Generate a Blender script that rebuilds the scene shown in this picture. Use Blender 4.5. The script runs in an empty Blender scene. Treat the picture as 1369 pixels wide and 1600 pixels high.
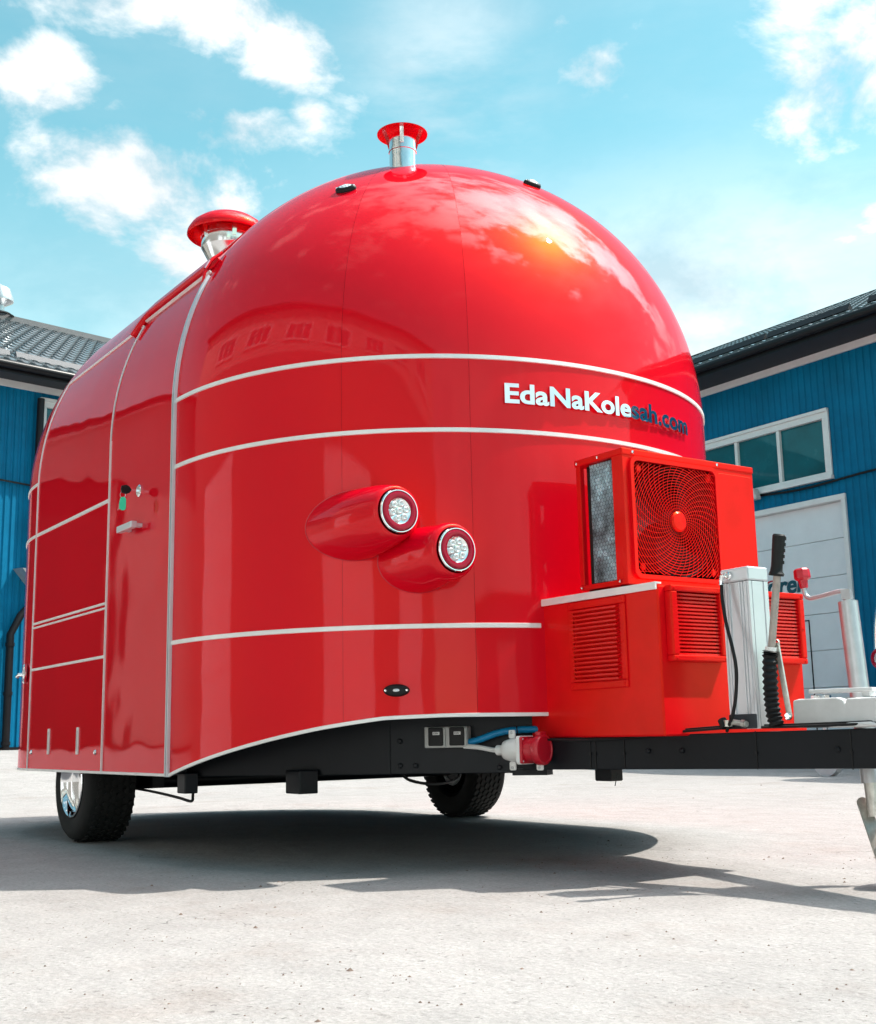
import bpy, bmesh, math, random
from mathutils import Vector, Matrix
import mathutils.noise as mn
R = math.radians
rnd = random.Random(7)
scene = bpy.context.scene
col = scene.collection

# ------------------------------------------------------------------ camera
cam_d = bpy.data.cameras.new('camera'); cam = bpy.data.objects.new('camera', cam_d); col.objects.link(cam)
yaw, pit, rol = R(145.4177), R(10.4527), R(1.1622)
fw = Vector((math.cos(yaw)*math.cos(pit), math.sin(yaw)*math.cos(pit), math.sin(pit)))
rt = Vector((math.sin(yaw), -math.cos(yaw), 0)); up = rt.cross(fw)
rt2 = rt*math.cos(rol) - up*math.sin(rol); up2 = rt*math.sin(rol) + up*math.cos(rol)
m = Matrix((( rt2.x, up2.x, -fw.x, 4.5714), (rt2.y, up2.y, -fw.y, -3.1152), (rt2.z, up2.z, -fw.z, 0.4706), (0, 0, 0, 1)))
cam.matrix_world = m
cam_d.sensor_fit = 'VERTICAL'; cam_d.sensor_height = 36; cam_d.lens = 36*1887.92/1600
cam_d.clip_start = 0.05; cam_d.clip_end = 3000
scene.camera = cam

# ------------------------------------------------------------------ light and exposure
SUN_EL, SUN_AZ = 57.5, 65.0
sd = bpy.data.lights.new('sun', 'SUN'); sun = bpy.data.objects.new('sun', sd); col.objects.link(sun)
sd.energy = 4.8; sd.angle = R(0.53); sd.color = (1, .94, .84)
sv = Vector((math.cos(R(SUN_AZ))*math.cos(R(SUN_EL)), math.sin(R(SUN_AZ))*math.cos(R(SUN_EL)), math.sin(R(SUN_EL))))
sun.rotation_euler = sv.to_track_quat('Z', 'Y').to_euler(); sun.location = sv*60
scene.view_settings.view_transform = 'Standard'; scene.view_settings.look = 'None'
scene.view_settings.exposure = 0.56; scene.view_settings.gamma = 1; scene.view_settings.use_curve_mapping = False

world = bpy.data.worlds.new('World'); scene.world = world; world.use_nodes = True
wn, wl = world.node_tree.nodes, world.node_tree.links
wn.clear()
wo = wn.new('ShaderNodeOutputWorld'); bg = wn.new('ShaderNodeBackground'); bg.inputs[1].default_value = 0.1
wl.new(bg.outputs[0], wo.inputs[0])
sky = wn.new('ShaderNodeTexSky'); sky.sky_type = 'NISHITA'; sky.sun_disc = False
sky.sun_elevation = R(SUN_EL); sky.sun_rotation = R(90 - SUN_AZ); sky.air_density = 1.0; sky.dust_density = .3; sky.ozone_density = 1.0
def wmath(op, a, b=None, c=None):
    n = wn.new('ShaderNodeMath'); n.operation = op
    for i, v in enumerate((a, b, c)):
        if v is None: continue
        if isinstance(v, (int, float)): n.inputs[i].default_value = v
        else: wl.new(v, n.inputs[i])
    return n.outputs[0]
tc = wn.new('ShaderNodeTexCoord')
# clear-sky colour of the day: a little more cyan than the raw model
tint = wn.new('ShaderNodeMix'); tint.data_type = 'RGBA'; tint.blend_type = 'MULTIPLY'; tint.inputs[0].default_value = 1
wl.new(sky.outputs[0], tint.inputs[6]); tint.inputs[7].default_value = (1.30, 2.06, 1.48, 1)
# clouds: fractal noise in the direction of view; heaped ones where the day had them
mp = wn.new('ShaderNodeMapping'); wl.new(tc.outputs['Generated'], mp.inputs[0]); mp.inputs['Scale'].default_value = (1, 1, 1.7)
n1 = wn.new('ShaderNodeTexNoise'); wl.new(mp.outputs[0], n1.inputs[0]); n1.inputs['Scale'].default_value = 7.5; n1.inputs['Detail'].default_value = 14; n1.inputs['Roughness'].default_value = .60
n1.inputs['Distortion'].default_value = .2
n2 = wn.new('ShaderNodeTexNoise'); wl.new(mp.outputs[0], n2.inputs[0]); n2.inputs['Scale'].default_value = 2.2; n2.inputs['Detail'].default_value = 3
mp2 = wn.new('ShaderNodeMapping'); wl.new(tc.outputs['Generated'], mp2.inputs[0]); mp2.inputs['Scale'].default_value = (1, 1, 3.2); mp2.inputs['Rotation'].default_value = (.3, .2, .5)
n3 = wn.new('ShaderNodeTexNoise'); wl.new(mp2.outputs[0], n3.inputs[0]); n3.inputs['Scale'].default_value = 3.0; n3.inputs['Detail'].default_value = 9; n3.inputs['Roughness'].default_value = .6
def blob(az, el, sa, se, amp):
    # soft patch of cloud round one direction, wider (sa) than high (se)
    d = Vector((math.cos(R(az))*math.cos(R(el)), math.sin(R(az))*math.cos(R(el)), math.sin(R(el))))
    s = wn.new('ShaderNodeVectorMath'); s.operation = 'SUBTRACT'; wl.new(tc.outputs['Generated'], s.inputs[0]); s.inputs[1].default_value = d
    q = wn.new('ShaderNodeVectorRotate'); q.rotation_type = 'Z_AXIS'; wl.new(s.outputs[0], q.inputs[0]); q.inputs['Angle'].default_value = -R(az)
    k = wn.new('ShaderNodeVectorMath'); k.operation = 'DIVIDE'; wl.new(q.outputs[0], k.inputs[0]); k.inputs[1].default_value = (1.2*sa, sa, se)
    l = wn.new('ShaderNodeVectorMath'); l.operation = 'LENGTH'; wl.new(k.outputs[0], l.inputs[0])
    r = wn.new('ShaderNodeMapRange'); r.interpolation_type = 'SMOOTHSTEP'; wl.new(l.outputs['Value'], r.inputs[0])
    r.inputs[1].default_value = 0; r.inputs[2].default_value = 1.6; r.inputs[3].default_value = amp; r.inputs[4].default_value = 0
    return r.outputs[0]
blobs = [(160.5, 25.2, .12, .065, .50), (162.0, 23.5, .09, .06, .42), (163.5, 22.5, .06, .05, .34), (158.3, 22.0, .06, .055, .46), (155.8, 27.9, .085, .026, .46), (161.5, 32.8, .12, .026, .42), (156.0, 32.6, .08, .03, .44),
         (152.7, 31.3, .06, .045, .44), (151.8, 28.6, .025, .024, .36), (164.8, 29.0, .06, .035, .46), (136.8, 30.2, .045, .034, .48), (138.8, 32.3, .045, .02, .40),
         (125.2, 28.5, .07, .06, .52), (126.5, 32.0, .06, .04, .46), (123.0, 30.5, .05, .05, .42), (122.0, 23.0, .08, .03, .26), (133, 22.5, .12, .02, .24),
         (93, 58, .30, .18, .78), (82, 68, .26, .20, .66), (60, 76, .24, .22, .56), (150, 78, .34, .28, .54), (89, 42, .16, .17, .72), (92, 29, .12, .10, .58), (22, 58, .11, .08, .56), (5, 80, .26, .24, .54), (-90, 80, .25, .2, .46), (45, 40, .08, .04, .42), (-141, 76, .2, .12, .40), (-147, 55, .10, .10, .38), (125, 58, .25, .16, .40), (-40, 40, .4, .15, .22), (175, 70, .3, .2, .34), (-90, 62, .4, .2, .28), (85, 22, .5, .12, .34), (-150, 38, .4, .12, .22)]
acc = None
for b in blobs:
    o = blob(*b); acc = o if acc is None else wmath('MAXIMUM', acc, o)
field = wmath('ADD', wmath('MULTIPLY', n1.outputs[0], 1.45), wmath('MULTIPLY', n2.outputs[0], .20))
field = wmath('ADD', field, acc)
mr = wn.new('ShaderNodeMapRange'); mr.interpolation_type = 'SMOOTHSTEP'; wl.new(field, mr.inputs[0]); mr.inputs[1].default_value = 1.02; mr.inputs[2].default_value = 1.34
# thin veil low over the horizon and torn streaks
sx = wn.new('ShaderNodeSeparateXYZ'); wl.new(tc.outputs['Generated'], sx.inputs[0])
veil = wn.new('ShaderNodeMapRange'); veil.interpolation_type = 'SMOOTHSTEP'; wl.new(sx.outputs[2], veil.inputs[0]); veil.inputs[1].default_value = .50; veil.inputs[2].default_value = .30; veil.inputs[3].default_value = 0; veil.inputs[4].default_value = 1.0
st = wn.new('ShaderNodeMapRange'); st.interpolation_type = 'SMOOTHSTEP'; wl.new(n3.outputs[0], st.inputs[0]); st.inputs[1].default_value = .34; st.inputs[2].default_value = .66
veil2 = wmath('MULTIPLY', wmath('MULTIPLY', veil.outputs[0], wmath('ADD', wmath('MULTIPLY', st.outputs[0], .45), .55)), wmath('ADD', wmath('ADD', blob(126, 15, .50, .32, .82), blob(8, 12, .7, .4, .7)), .18))
thin = wmath('MULTIPLY', st.outputs[0], wmath('ADD', blob(144.5, 29, .07, .08, .55), .10))
mask = wmath('MAXIMUM', wmath('MAXIMUM', mr.outputs[0], veil2), thin)
cshade = wn.new('ShaderNodeMix'); cshade.data_type = 'RGBA'; csr = wn.new('ShaderNodeMapRange'); wl.new(n1.outputs[0], csr.inputs[0]); csr.inputs[1].default_value = .38; csr.inputs[2].default_value = .60; wl.new(csr.outputs[0], cshade.inputs[0]); cshade.inputs[6].default_value = (5.0, 5.5, 5.9, 1); cshade.inputs[7].default_value = (8.6, 8.6, 8.5, 1)
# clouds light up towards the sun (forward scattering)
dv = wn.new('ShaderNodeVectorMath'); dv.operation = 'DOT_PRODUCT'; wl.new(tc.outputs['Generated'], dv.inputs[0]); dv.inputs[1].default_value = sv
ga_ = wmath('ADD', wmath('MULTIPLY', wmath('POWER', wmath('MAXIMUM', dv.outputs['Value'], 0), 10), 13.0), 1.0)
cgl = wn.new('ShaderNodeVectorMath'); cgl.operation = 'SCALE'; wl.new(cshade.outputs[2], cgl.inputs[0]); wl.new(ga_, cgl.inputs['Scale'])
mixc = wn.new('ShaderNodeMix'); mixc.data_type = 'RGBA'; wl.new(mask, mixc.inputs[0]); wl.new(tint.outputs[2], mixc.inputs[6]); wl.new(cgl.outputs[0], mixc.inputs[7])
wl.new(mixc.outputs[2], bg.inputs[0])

# ------------------------------------------------------------------ materials
MATS = {}
def mat(name, color, rough=.6, metal=0, coat=0, coat_rough=.03, bump=None, var=None, spec=.5, wobble=None, transmission=0, ior=1.5, coat_ior=1.5, tint=None):
    """bump=(scale,strength) fine relief, var=(scale,amount) colour variation, wobble=(scale,strength) slow waves of sheet metal"""
    mt = bpy.data.materials.new(name); mt.use_nodes = True; nt = mt.node_tree; N, L = nt.nodes, nt.links
    b = N['Principled BSDF']; b.inputs['Base Color'].default_value = (*color, 1); b.inputs['Roughness'].default_value = rough; b.inputs['Metallic'].default_value = metal
    b.inputs['Coat Weight'].default_value = coat; b.inputs['Coat Roughness'].default_value = coat_rough; b.inputs['Coat IOR'].default_value = coat_ior; b.inputs['Specular IOR Level'].default_value = spec
    b.inputs['Transmission Weight'].default_value = transmission; b.inputs['IOR'].default_value = ior
    if tint: b.inputs['Specular Tint'].default_value = (*tint, 1)
    t = N.new('ShaderNodeTexCoord')
    if var:
        n = N.new('ShaderNodeTexNoise'); n.inputs['Scale'].default_value = var[0]; n.inputs['Detail'].default_value = 8; n.inputs['Roughness'].default_value = .65; L.new(t.outputs['Object'], n.inputs[0])
        mr = N.new('ShaderNodeMapRange'); L.new(n.outputs[0], mr.inputs[0]); mr.inputs[1].default_value = .3; mr.inputs[2].default_value = .7; mr.inputs[3].default_value = 1-var[1]; mr.inputs[4].default_value = 1+var[1]
        mx = N.new('ShaderNodeMix'); mx.data_type = 'RGBA'; mx.blend_type = 'MULTIPLY'; mx.inputs[0].default_value = 1; mx.inputs[6].default_value = (*color, 1); L.new(mr.outputs[0], mx.inputs[7]); L.new(mx.outputs[2], b.inputs['Base Color'])
        mr2 = N.new('ShaderNodeMapRange'); L.new(n.outputs[0], mr2.inputs[0]); mr2.inputs[3].default_value = max(0, rough-.1); mr2.inputs[4].default_value = min(1, rough+.12); L.new(mr2.outputs[0], b.inputs['Roughness'])
    last = None
    if wobble:
        n = N.new('ShaderNodeTexNoise'); n.inputs['Scale'].default_value = wobble[0]; n.inputs['Detail'].default_value = 1; L.new(t.outputs['Object'], n.inputs[0])
        bp = N.new('ShaderNodeBump'); bp.inputs['Strength'].default_value = 1; bp.inputs['Distance'].default_value = wobble[1]; L.new(n.outputs[0], bp.inputs['Height']); last = bp
    if bump:
        n = N.new('ShaderNodeTexNoise'); n.inputs['Scale'].default_value = bump[0]; n.inputs['Detail'].default_value = 6; L.new(t.outputs['Object'], n.inputs[0])
        bp = N.new('ShaderNodeBump'); bp.inputs['Strength'].default_value = 1; bp.inputs['Distance'].default_value = bump[1]; L.new(n.outputs[0], bp.inputs['Height'])
        if last: L.new(last.outputs[0], bp.inputs['Normal'])
        last = bp
    if last:
        L.new(last.outputs[0], b.inputs['Normal'])
        if coat: L.new((last).outputs[0], b.inputs['Coat Normal'])
    MATS[name] = mt; return mt
M = {}
def paint(name, color, flake, flake_rough, ior, coat_rough, wobble, bump, var):
    """metallic car paint: pigment, a broad orange flake lobe, and a clear coat on top"""
    mt = bpy.data.materials.new(name); mt.use_nodes = True; nt = mt.node_tree; N, L = nt.nodes, nt.links; N.clear()
    t = N.new('ShaderNodeTexCoord'); out = N.new('ShaderNodeOutputMaterial')
    def noise(scale, det):
        n = N.new('ShaderNodeTexNoise'); n.inputs['Scale'].default_value = scale; n.inputs['Detail'].default_value = det; L.new(t.outputs['Object'], n.inputs[0]); return n.outputs[0]
    b1 = N.new('ShaderNodeBump'); b1.inputs['Strength'].default_value = 1; b1.inputs['Distance'].default_value = wobble[1]; L.new(noise(wobble[0], 1), b1.inputs['Height'])
    b2 = N.new('ShaderNodeBump'); b2.inputs['Strength'].default_value = 1; b2.inputs['Distance'].default_value = bump[1]; L.new(noise(bump[0], 3), b2.inputs['Height']); L.new(b1.outputs[0], b2.inputs['Normal'])
    mr = N.new('ShaderNodeMapRange'); L.new(noise(var[0], 8), mr.inputs[0]); mr.inputs[1].default_value = .3; mr.inputs[2].default_value = .7; mr.inputs[3].default_value = 1-var[1]; mr.inputs[4].default_value = 1+var[1]
    mx = N.new('ShaderNodeMix'); mx.data_type = 'RGBA'; mx.blend_type = 'MULTIPLY'; mx.inputs[0].default_value = 1; mx.inputs[6].default_value = (*color, 1); L.new(mr.outputs[0], mx.inputs[7])
    d = N.new('ShaderNodeBsdfDiffuse'); L.new(mx.outputs[2], d.inputs[0])
    g1 = N.new('ShaderNodeBsdfGlossy'); g1.inputs[0].default_value = (*flake, 1); g1.inputs['Roughness'].default_value = flake_rough
    ad = N.new('ShaderNodeAddShader'); L.new(d.outputs[0], ad.inputs[0]); L.new(g1.outputs[0], ad.inputs[1])
    g2 = N.new('ShaderNodeBsdfGlossy'); g2.inputs[0].default_value = (1, .56, .62, 1); g2.inputs['Roughness'].default_value = coat_rough; L.new(b2.outputs[0], g2.inputs['Normal'])
    fr = N.new('ShaderNodeFresnel'); fr.inputs[0].default_value = ior; L.new(b2.outputs[0], fr.inputs[1])
    ms = N.new('ShaderNodeMixShader'); L.new(fr.outputs[0], ms.inputs[0]); L.new(ad.outputs[0], ms.inputs[1]); L.new(g2.outputs[0], ms.inputs[2]); L.new(ms.outputs[0], out.inputs[0])
    return mt
M['red'] = paint('red_paint', (.55, .0002, .0145), (.130, .0095, .0), .38, 1.43, .012, (3.2, .0036), (900, .000012), (1.1, .05))
M['red2'] = paint('red_powder_coat', (.62, .0008, .0095), (.13, .020, .0), .44, 1.20, .15, (9, .0006), (240, .00010), (9, .08))
M['redplastic'] = mat('red_plastic', (.50, .004, .018), .35, 0, .3, .1, var=(30, .05), bump=(300, .00004))
M['dark_red'] = mat('dark_red_lens', (.30, .0, .02), .15, 0, .25, .03, spec=.2, bump=(200, .00003))
M['trim'] = mat('anodised_aluminium_trim', (.80, .79, .77), .42, .35, var=(14, .05), bump=(120, .00005))
M['alu'] = mat('extruded_aluminium', (.64, .665, .69), .38, .5, var=(6, .05), bump=(60, .00004))
M['chrome'] = mat('chrome', (.86, .87, .88), .05, 1, bump=(30, .00004), var=(5, .03))
M['letter'] = mat('mirror_letters', (.88, .90, .92), .07, 1, wobble=(7, .0008))
M['stainless'] = mat('stainless_steel', (.74, .75, .76), .16, 1, wobble=(22, .0010), var=(14, .05))
M['galv'] = mat('galvanised_steel', (.52, .53, .545), .36, .7, var=(18, .10), bump=(90, .00015))
M['white_cast'] = mat('white_painted_casting', (.60, .60, .60), .45, 0, var=(7, .10), bump=(70, .0005))
M['black'] = mat('black_plastic', (.006, .006, .0065), .5, spec=.3, var=(20, .2), bump=(200, .0002))
M['rubber'] = mat('tyre_rubber', (.019, .0185, .018), .85, spec=.3, var=(25, .25), bump=(180, .0006))
M['chassis'] = mat('black_chassis_paint', (.0045, .0062, .009), .5, 0, .2, .25, spec=.15, var=(4, .25), bump=(90, .0003))
M['red_inner'] = mat('red_primer', (.22, .002, .008), .6, spec=.1, var=(4, .1))
M['dark'] = mat('dark_interior', (.01, .008, .008), .8, var=(3, .2))
M['grey_box'] = mat('light_grey_plastic', (.52, .52, .50), .4, var=(15, .06), bump=(150, .00006))
M['white_pl'] = mat('white_plastic', (.78, .77, .75), .4, var=(15, .04), bump=(150, .00006))
M['blue_hose'] = mat('blue_hose', (.004, .24, .50), .4, var=(20, .1), bump=(120, .0002))
M['green'] = mat('green_tag', (.02, .62, .34), .35, var=(20, .05))
M['amber'] = mat('worn_zinc', (.62, .60, .55), .35, .7, var=(30, .25), bump=(90, .0003))
M['blue'] = mat('blue_cladding', (.0002, .145, .285), .55, 0, .05, .25, spec=.12, var=(1.6, .18), wobble=(3, .0015))
M['pale'] = mat('pale_cladding', (.46, .42, .38), .6, spec=.2, var=(1.3, .06))
M['soil'] = mat('grey_beige_cladding', (.20, .185, .17), .6, var=(1.3, .08), spec=.2)
M['white'] = mat('white_paint', (.76, .76, .75), .45, var=(4, .06), bump=(50, .0003))
M['gate'] = mat('pale_gate_panel', (.76, .78, .80), .42, 0, .1, .2, var=(2.5, .05), bump=(160, .0004))
M['roof'] = mat('graphite_roof_tile', (.05, .047, .052), .34, .1, .8, .12, var=(5, .22), bump=(120, .0003))
M['roof_dark'] = mat('dark_fascia', (.008, .007, .009), .5, 0, .15, .2, spec=.2, var=(3, .15))
M['soffit'] = mat('grey_soffit', (.05, .055, .062), .7, spec=.1, var=(5, .12))
M['guard'] = mat('pale_snow_guard', (.19, .185, .195), .6, .0, spec=.1, var=(4, .1))
M['glass'] = mat('window_glass', (.001, .10, .125), .25, 0, .6, .02, spec=.1, wobble=(1.2, .003), var=(1.1, .35))
M['lens'] = mat('clear_lens', (.75, .80, .80), .08, .35, 1, .02, wobble=(130, .004))
M['led'] = mat('led_reflector', (.88, .90, .90), .12, .9, bump=(90, .0008))
M['navy'] = mat('navy_paint', (.012, .016, .09), .3, 0, 1, .03, var=(3, .1))
M['teal_print'] = mat('teal_lettering', (.004, .075, .105), .45, var=(20, .05))
M['coil'] = mat('cooling_fins', (.62, .80, .86), .25, .4, var=(11, .9), bump=(40, .006))  # strong light and dark patches paint in the reflections on the fins
M['debris'] = mat('stone_chips', (.16, .11, .09), .8, var=(9, .4))
M['brown_grip'] = mat('sunbleached_grey_tube', (.36, .32, .29), .4, .5, var=(30, .2), bump=(90, .0002))

# asphalt yard: pale, dusty, finely pitted, with a few cracks
g = bpy.data.materials.new('dusty_concrete'); g.use_nodes = True; N, L = g.node_tree.nodes, g.node_tree.links
b = N['Principled BSDF']; b.inputs['Roughness'].default_value = .88; b.inputs['Specular IOR Level'].default_value = .25
t = N.new('ShaderNodeTexCoord')
def nz(scale, detail, rough=.6, dist=0):
    n = N.new('ShaderNodeTexNoise'); L.new(t.outputs['Object'], n.inputs[0]); n.inputs['Scale'].default_value = scale; n.inputs['Detail'].default_value = detail; n.inputs['Roughness'].default_value = rough; n.inputs['Distortion'].default_value = dist; return n.outputs[0]
def mrg(v, a, b_, c, d, smooth=False):
    n = N.new('ShaderNodeMapRange'); L.new(v, n.inputs[0])
    if smooth: n.interpolation_type = 'SMOOTHSTEP'
    for i, x in enumerate((a, b_, c, d)): n.inputs[i+1].default_value = x
    return n.outputs[0]
def gm(op, a, b_):
    n = N.new('ShaderNodeMath'); n.operation = op
    for i, v in enumerate((a, b_)):
        if isinstance(v, (int, float)): n.inputs[i].default_value = v
        else: L.new(v, n.inputs[i])
    return n.outputs[0]
broad = mrg(nz(.55, 6), .3, .7, .93, 1.05); midv = mrg(nz(5, 8, .7), .3, .7, .88, 1.08); fine = mrg(nz(70, 6, .8), .28, .72, .66, 1.26)
spk = gm('MULTIPLY', mrg(nz(42, 4, .6), .62, .70, 1, .52, True), mrg(nz(15, 4, .6), .66, .74, 1, .62, True))
vor = N.new('ShaderNodeTexVoronoi'); vor.feature = 'DISTANCE_TO_EDGE'; vor.inputs['Scale'].default_value = .42
wob = N.new('ShaderNodeTexNoise'); L.new(t.outputs['Object'], wob.inputs[0]); wob.inputs['Scale'].default_value = 2.2; wob.inputs['Detail'].default_value = 8
va = N.new('ShaderNodeVectorMath'); va.operation = 'SCALE'; L.new(wob.outputs[1], va.inputs[0]); va.inputs['Scale'].default_value = .55
vb = N.new('ShaderNodeVectorMath'); L.new(t.outputs['Object'], vb.inputs[0]); L.new(va.outputs[0], vb.inputs[1]); L.new(vb.outputs[0], vor.inputs[0])
crk = gm('MAXIMUM', mrg(vor.outputs[0], 0, .0022, .62, 1), mrg(nz(.9, 2), .42, .47, 0, 1))
f = gm('MULTIPLY', gm('MULTIPLY', broad, midv), gm('MULTIPLY', fine, gm('MULTIPLY', spk, crk)))
mx = N.new('ShaderNodeMix'); mx.data_type = 'RGBA'; mx.blend_type = 'MULTIPLY'; mx.inputs[0].default_value = 1; L.new(f, mx.inputs[7])
base2 = N.new('ShaderNodeMix'); base2.data_type = 'RGBA'; L.new(mrg(nz(1.6, 9, .7), .50, .72, 0, .55, True), base2.inputs[0]); base2.inputs[6].default_value = (.305, .291, .286, 1); base2.inputs[7].default_value = (.24, .203, .186, 1)
L.new(base2.outputs[2], mx.inputs[6]); L.new(mx.outputs[2], b.inputs['Base Color'])
hb = gm('ADD', gm('MULTIPLY', nz(70, 8, .7), .5), gm('ADD', gm('MULTIPLY', nz(9, 6), 1.6), gm('MULTIPLY', crk, .6)))
bp = N.new('ShaderNodeBump'); bp.inputs['Strength'].default_value = 1; bp.inputs['Distance'].default_value = .009; L.new(hb, bp.inputs['Height']); L.new(bp.outputs[0], b.inputs['Normal'])
M['ground'] = g

# ------------------------------------------------------------------ mesh helpers
class MB:
    def __init__(s): s.v = []; s.f = []
    def add(s, vs, fs):
        o = len(s.v); s.v += [tuple(p) for p in vs]; s.f += [tuple(i+o for i in q) for q in fs]; return s
    def box(s, a, b_):
        x0, y0, z0 = a; x1, y1, z1 = b_
        return s.add([(x0,y0,z0),(x1,y0,z0),(x1,y1,z0),(x0,y1,z0),(x0,y0,z1),(x1,y0,z1),(x1,y1,z1),(x0,y1,z1)],
                     [(0,3,2,1),(4,5,6,7),(0,1,5,4),(1,2,6,5),(2,3,7,6),(3,0,4,7)])
    def obox(s, c, ax, ay, az):
        c, ax, ay, az = map(Vector, (c, ax, ay, az)); vs = []
        for k in (-1, 1):
            for i, j in ((-1,-1),(1,-1),(1,1),(-1,1)): vs.append(c+ax*i+ay*j+az*k)
        return s.add(vs, [(0,3,2,1),(4,5,6,7),(0,1,5,4),(1,2,6,5),(2,3,7,6),(3,0,4,7)])
    def tube(s, pts, r, n=12, caps=True, rs=None):
        pts = [Vector(p) for p in pts]; rings = []; prev = None
        for i, p in enumerate(pts):
            d = (pts[min(i+1, len(pts)-1)]-pts[max(i-1, 0)]).normalized()
            if prev is None:
                a = d.orthogonal().normalized()
            else:
                a = (prev-d*prev.dot(d)); a = a.normalized() if a.length > 1e-6 else d.orthogonal().normalized()
            prev = a; c = d.cross(a); rr = rs[i] if rs else r
            rings.append([p+(a*math.cos(2*math.pi*k/n)+c*math.sin(2*math.pi*k/n))*rr for k in range(n)])
        vs = [q for rg in rings for q in rg]; fs = []
        for i in range(len(pts)-1):
            for k in range(n): fs.append((i*n+k, i*n+(k+1)%n, (i+1)*n+(k+1)%n, (i+1)*n+k))
        if caps: fs.append(tuple(range(n-1, -1, -1))); fs.append(tuple((len(pts)-1)*n+k for k in range(n)))
        return s.add(vs, fs)
    def lathe(s, prof, c, axis=(0,0,1), n=40, closed=False):
        """prof: list of (radius, height along axis)"""
        d = Vector(axis).normalized(); a = d.orthogonal().normalized(); e = d.cross(a); c = Vector(c); vs = []; fs = []
        for r, h in prof:
            for k in range(n): vs.append(c+d*h+(a*math.cos(2*math.pi*k/n)+e*math.sin(2*math.pi*k/n))*r)
        for i in range(len(prof)-1):
            for k in range(n): fs.append((i*n+k, i*n+(k+1)%n, (i+1)*n+(k+1)%n, (i+1)*n+k))
        return s.add(vs, fs)
    def prism(s, poly, h0, h1, f):
        """poly: 2D outline; f(u,v,h) -> 3D"""
        n = len(poly); vs = [f(u, v, h0) for u, v in poly]+[f(u, v, h1) for u, v in poly]
        fs = [tuple(range(n-1, -1, -1)), tuple(range(n, 2*n))]+[(i, (i+1) % n, n+(i+1) % n, n+i) for i in range(n)]
        return s.add(vs, fs)
    def grid(s, P):
        """P: 2D list of points"""
        a, b_ = len(P), len(P[0]); return s.add([q for r in P for q in r], [(i*b_+j, i*b_+j+1, (i+1)*b_+j+1, (i+1)*b_+j) for i in range(a-1) for j in range(b_-1)])
ROOT = {}
def base_of(o):
    while o.parent: o = o.parent
    return o.location.copy()
def setp(o, label=None, category=None, group=None, kind=None):
    for k, v in (('label', label), ('category', category), ('group', group), ('kind', kind)):
        if v: o[k] = v
    return o
def obj(name, mb, material, parent=None, smooth=False, bevel=0, label=None, solid=0, angle=35, seg=2, origin=None, out=None, **kw):
    off = base_of(parent) if parent else Vector((0, 0, 0))
    o2 = Vector(origin) if origin is not None else off
    me = bpy.data.meshes.new(name); me.from_pydata([tuple(Vector(p)-o2) for p in mb.v], [], mb.f); me.materials.append(material)
    bm = bmesh.new(); bm.from_mesh(me); bmesh.ops.recalc_face_normals(bm, faces=bm.faces)
    if out is not None:
        c_ = Vector(out); s_ = sum((f_.calc_center_median()+o2-c_).dot(f_.normal)*f_.calc_area() for f_ in bm.faces)
        if s_ < 0: bmesh.ops.reverse_faces(bm, faces=bm.faces)
    bm.to_mesh(me); bm.free()
    if smooth:
        me.shade_smooth()
    me.update(); o = bpy.data.objects.new(name, me); col.objects.link(o)
    if parent: o.parent = parent; o.location = o2-off
    else: o.location = o2
    if parent and parent.type == 'MESH': o.location = o.location-(parent.location if parent.parent else Vector())
    if bevel:
        md = o.modifiers.new('bevel', 'BEVEL'); md.width = bevel; md.segments = seg; md.limit_method = 'ANGLE'; md.angle_limit = R(35)
    if solid:
        md = o.modifiers.new('solid', 'SOLIDIFY'); md.thickness = solid; md.offset = -1
    if smooth and angle < 180:
        bpy.context.view_layer.objects.active = o
        ms = me
        try: ms.set_sharp_from_angle(angle=R(angle))
        except Exception: pass
    return setp(o, label, **kw)
def empty(name, loc, label, category, group=None):
    o = bpy.data.objects.new(name, None); col.objects.link(o); o.location = loc; o.empty_display_size = .2
    return setp(o, label, category, group)
def piece(src, loc, rot=None, parent=None, scale=None):
    c = src.copy(); col.objects.link(c); c.location = loc
    if rot: c.rotation_euler = rot
    if scale: c.scale = scale
    if parent: c.parent = parent
    return c
def smooth_path(pts, n=6):
    pts = [Vector(p) for p in pts]; P_ = [pts[0]*2-pts[1]]+pts+[pts[-1]*2-pts[-2]]; out = []
    for i in range(1, len(P_)-2):
        a, b_, c, d = P_[i-1:i+3]
        for k in range(n): t_ = k/n; out.append(.5*((2*b_)+(c-a)*t_+(2*a-5*b_+4*c-d)*t_**2+(3*b_-a-3*c+d)*t_**3))
    return out+[pts[-1]]
def rrect(w, h, r, n=5):
    """rounded rectangle outline centred on 0"""
    out = []
    for cx, cy, a0 in ((w/2-r, h/2-r, 0), (-w/2+r, h/2-r, 90), (-w/2+r, -h/2+r, 180), (w/2-r, -h/2+r, 270)):
        for k in range(n+1): a = R(a0+90*k/n); out.append((cx+r*math.cos(a), cy+r*math.sin(a)))
    return out

# ------------------------------------------------------------------ ground
def ramp(x):
    t_ = min(1, max(0, (-x-4.8)/8.2)); return .378*t_*t_*(3-2*t_)
gb = MB(); xs = [-400, -150, -60, -30, -20]+[-16+i*.25 for i in range(0, 105)]+[12, 16, 24, 40, 90, 400]; ys = [-400, -150, -50, -25]+[-14+i*.5 for i in range(0, 53)]+[14, 20, 40, 150, 400]
def gz(x, y):
    z = ramp(x)
    if -3.6 < x < 3.6 and -2.2 < y < 2.2: return z
    d = max(0, min(1, (math.hypot(x, y)-3.5)/3)); return z+d*.008*(mn.noise(Vector((x*.5, y*.5, 0))))
gb.grid([[(x, y, gz(x, y)) for y in ys] for x in xs])
obj('ground', gb, M['ground'], smooth=True, angle=180, out=(0, 0, -500), kind='structure')

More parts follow.
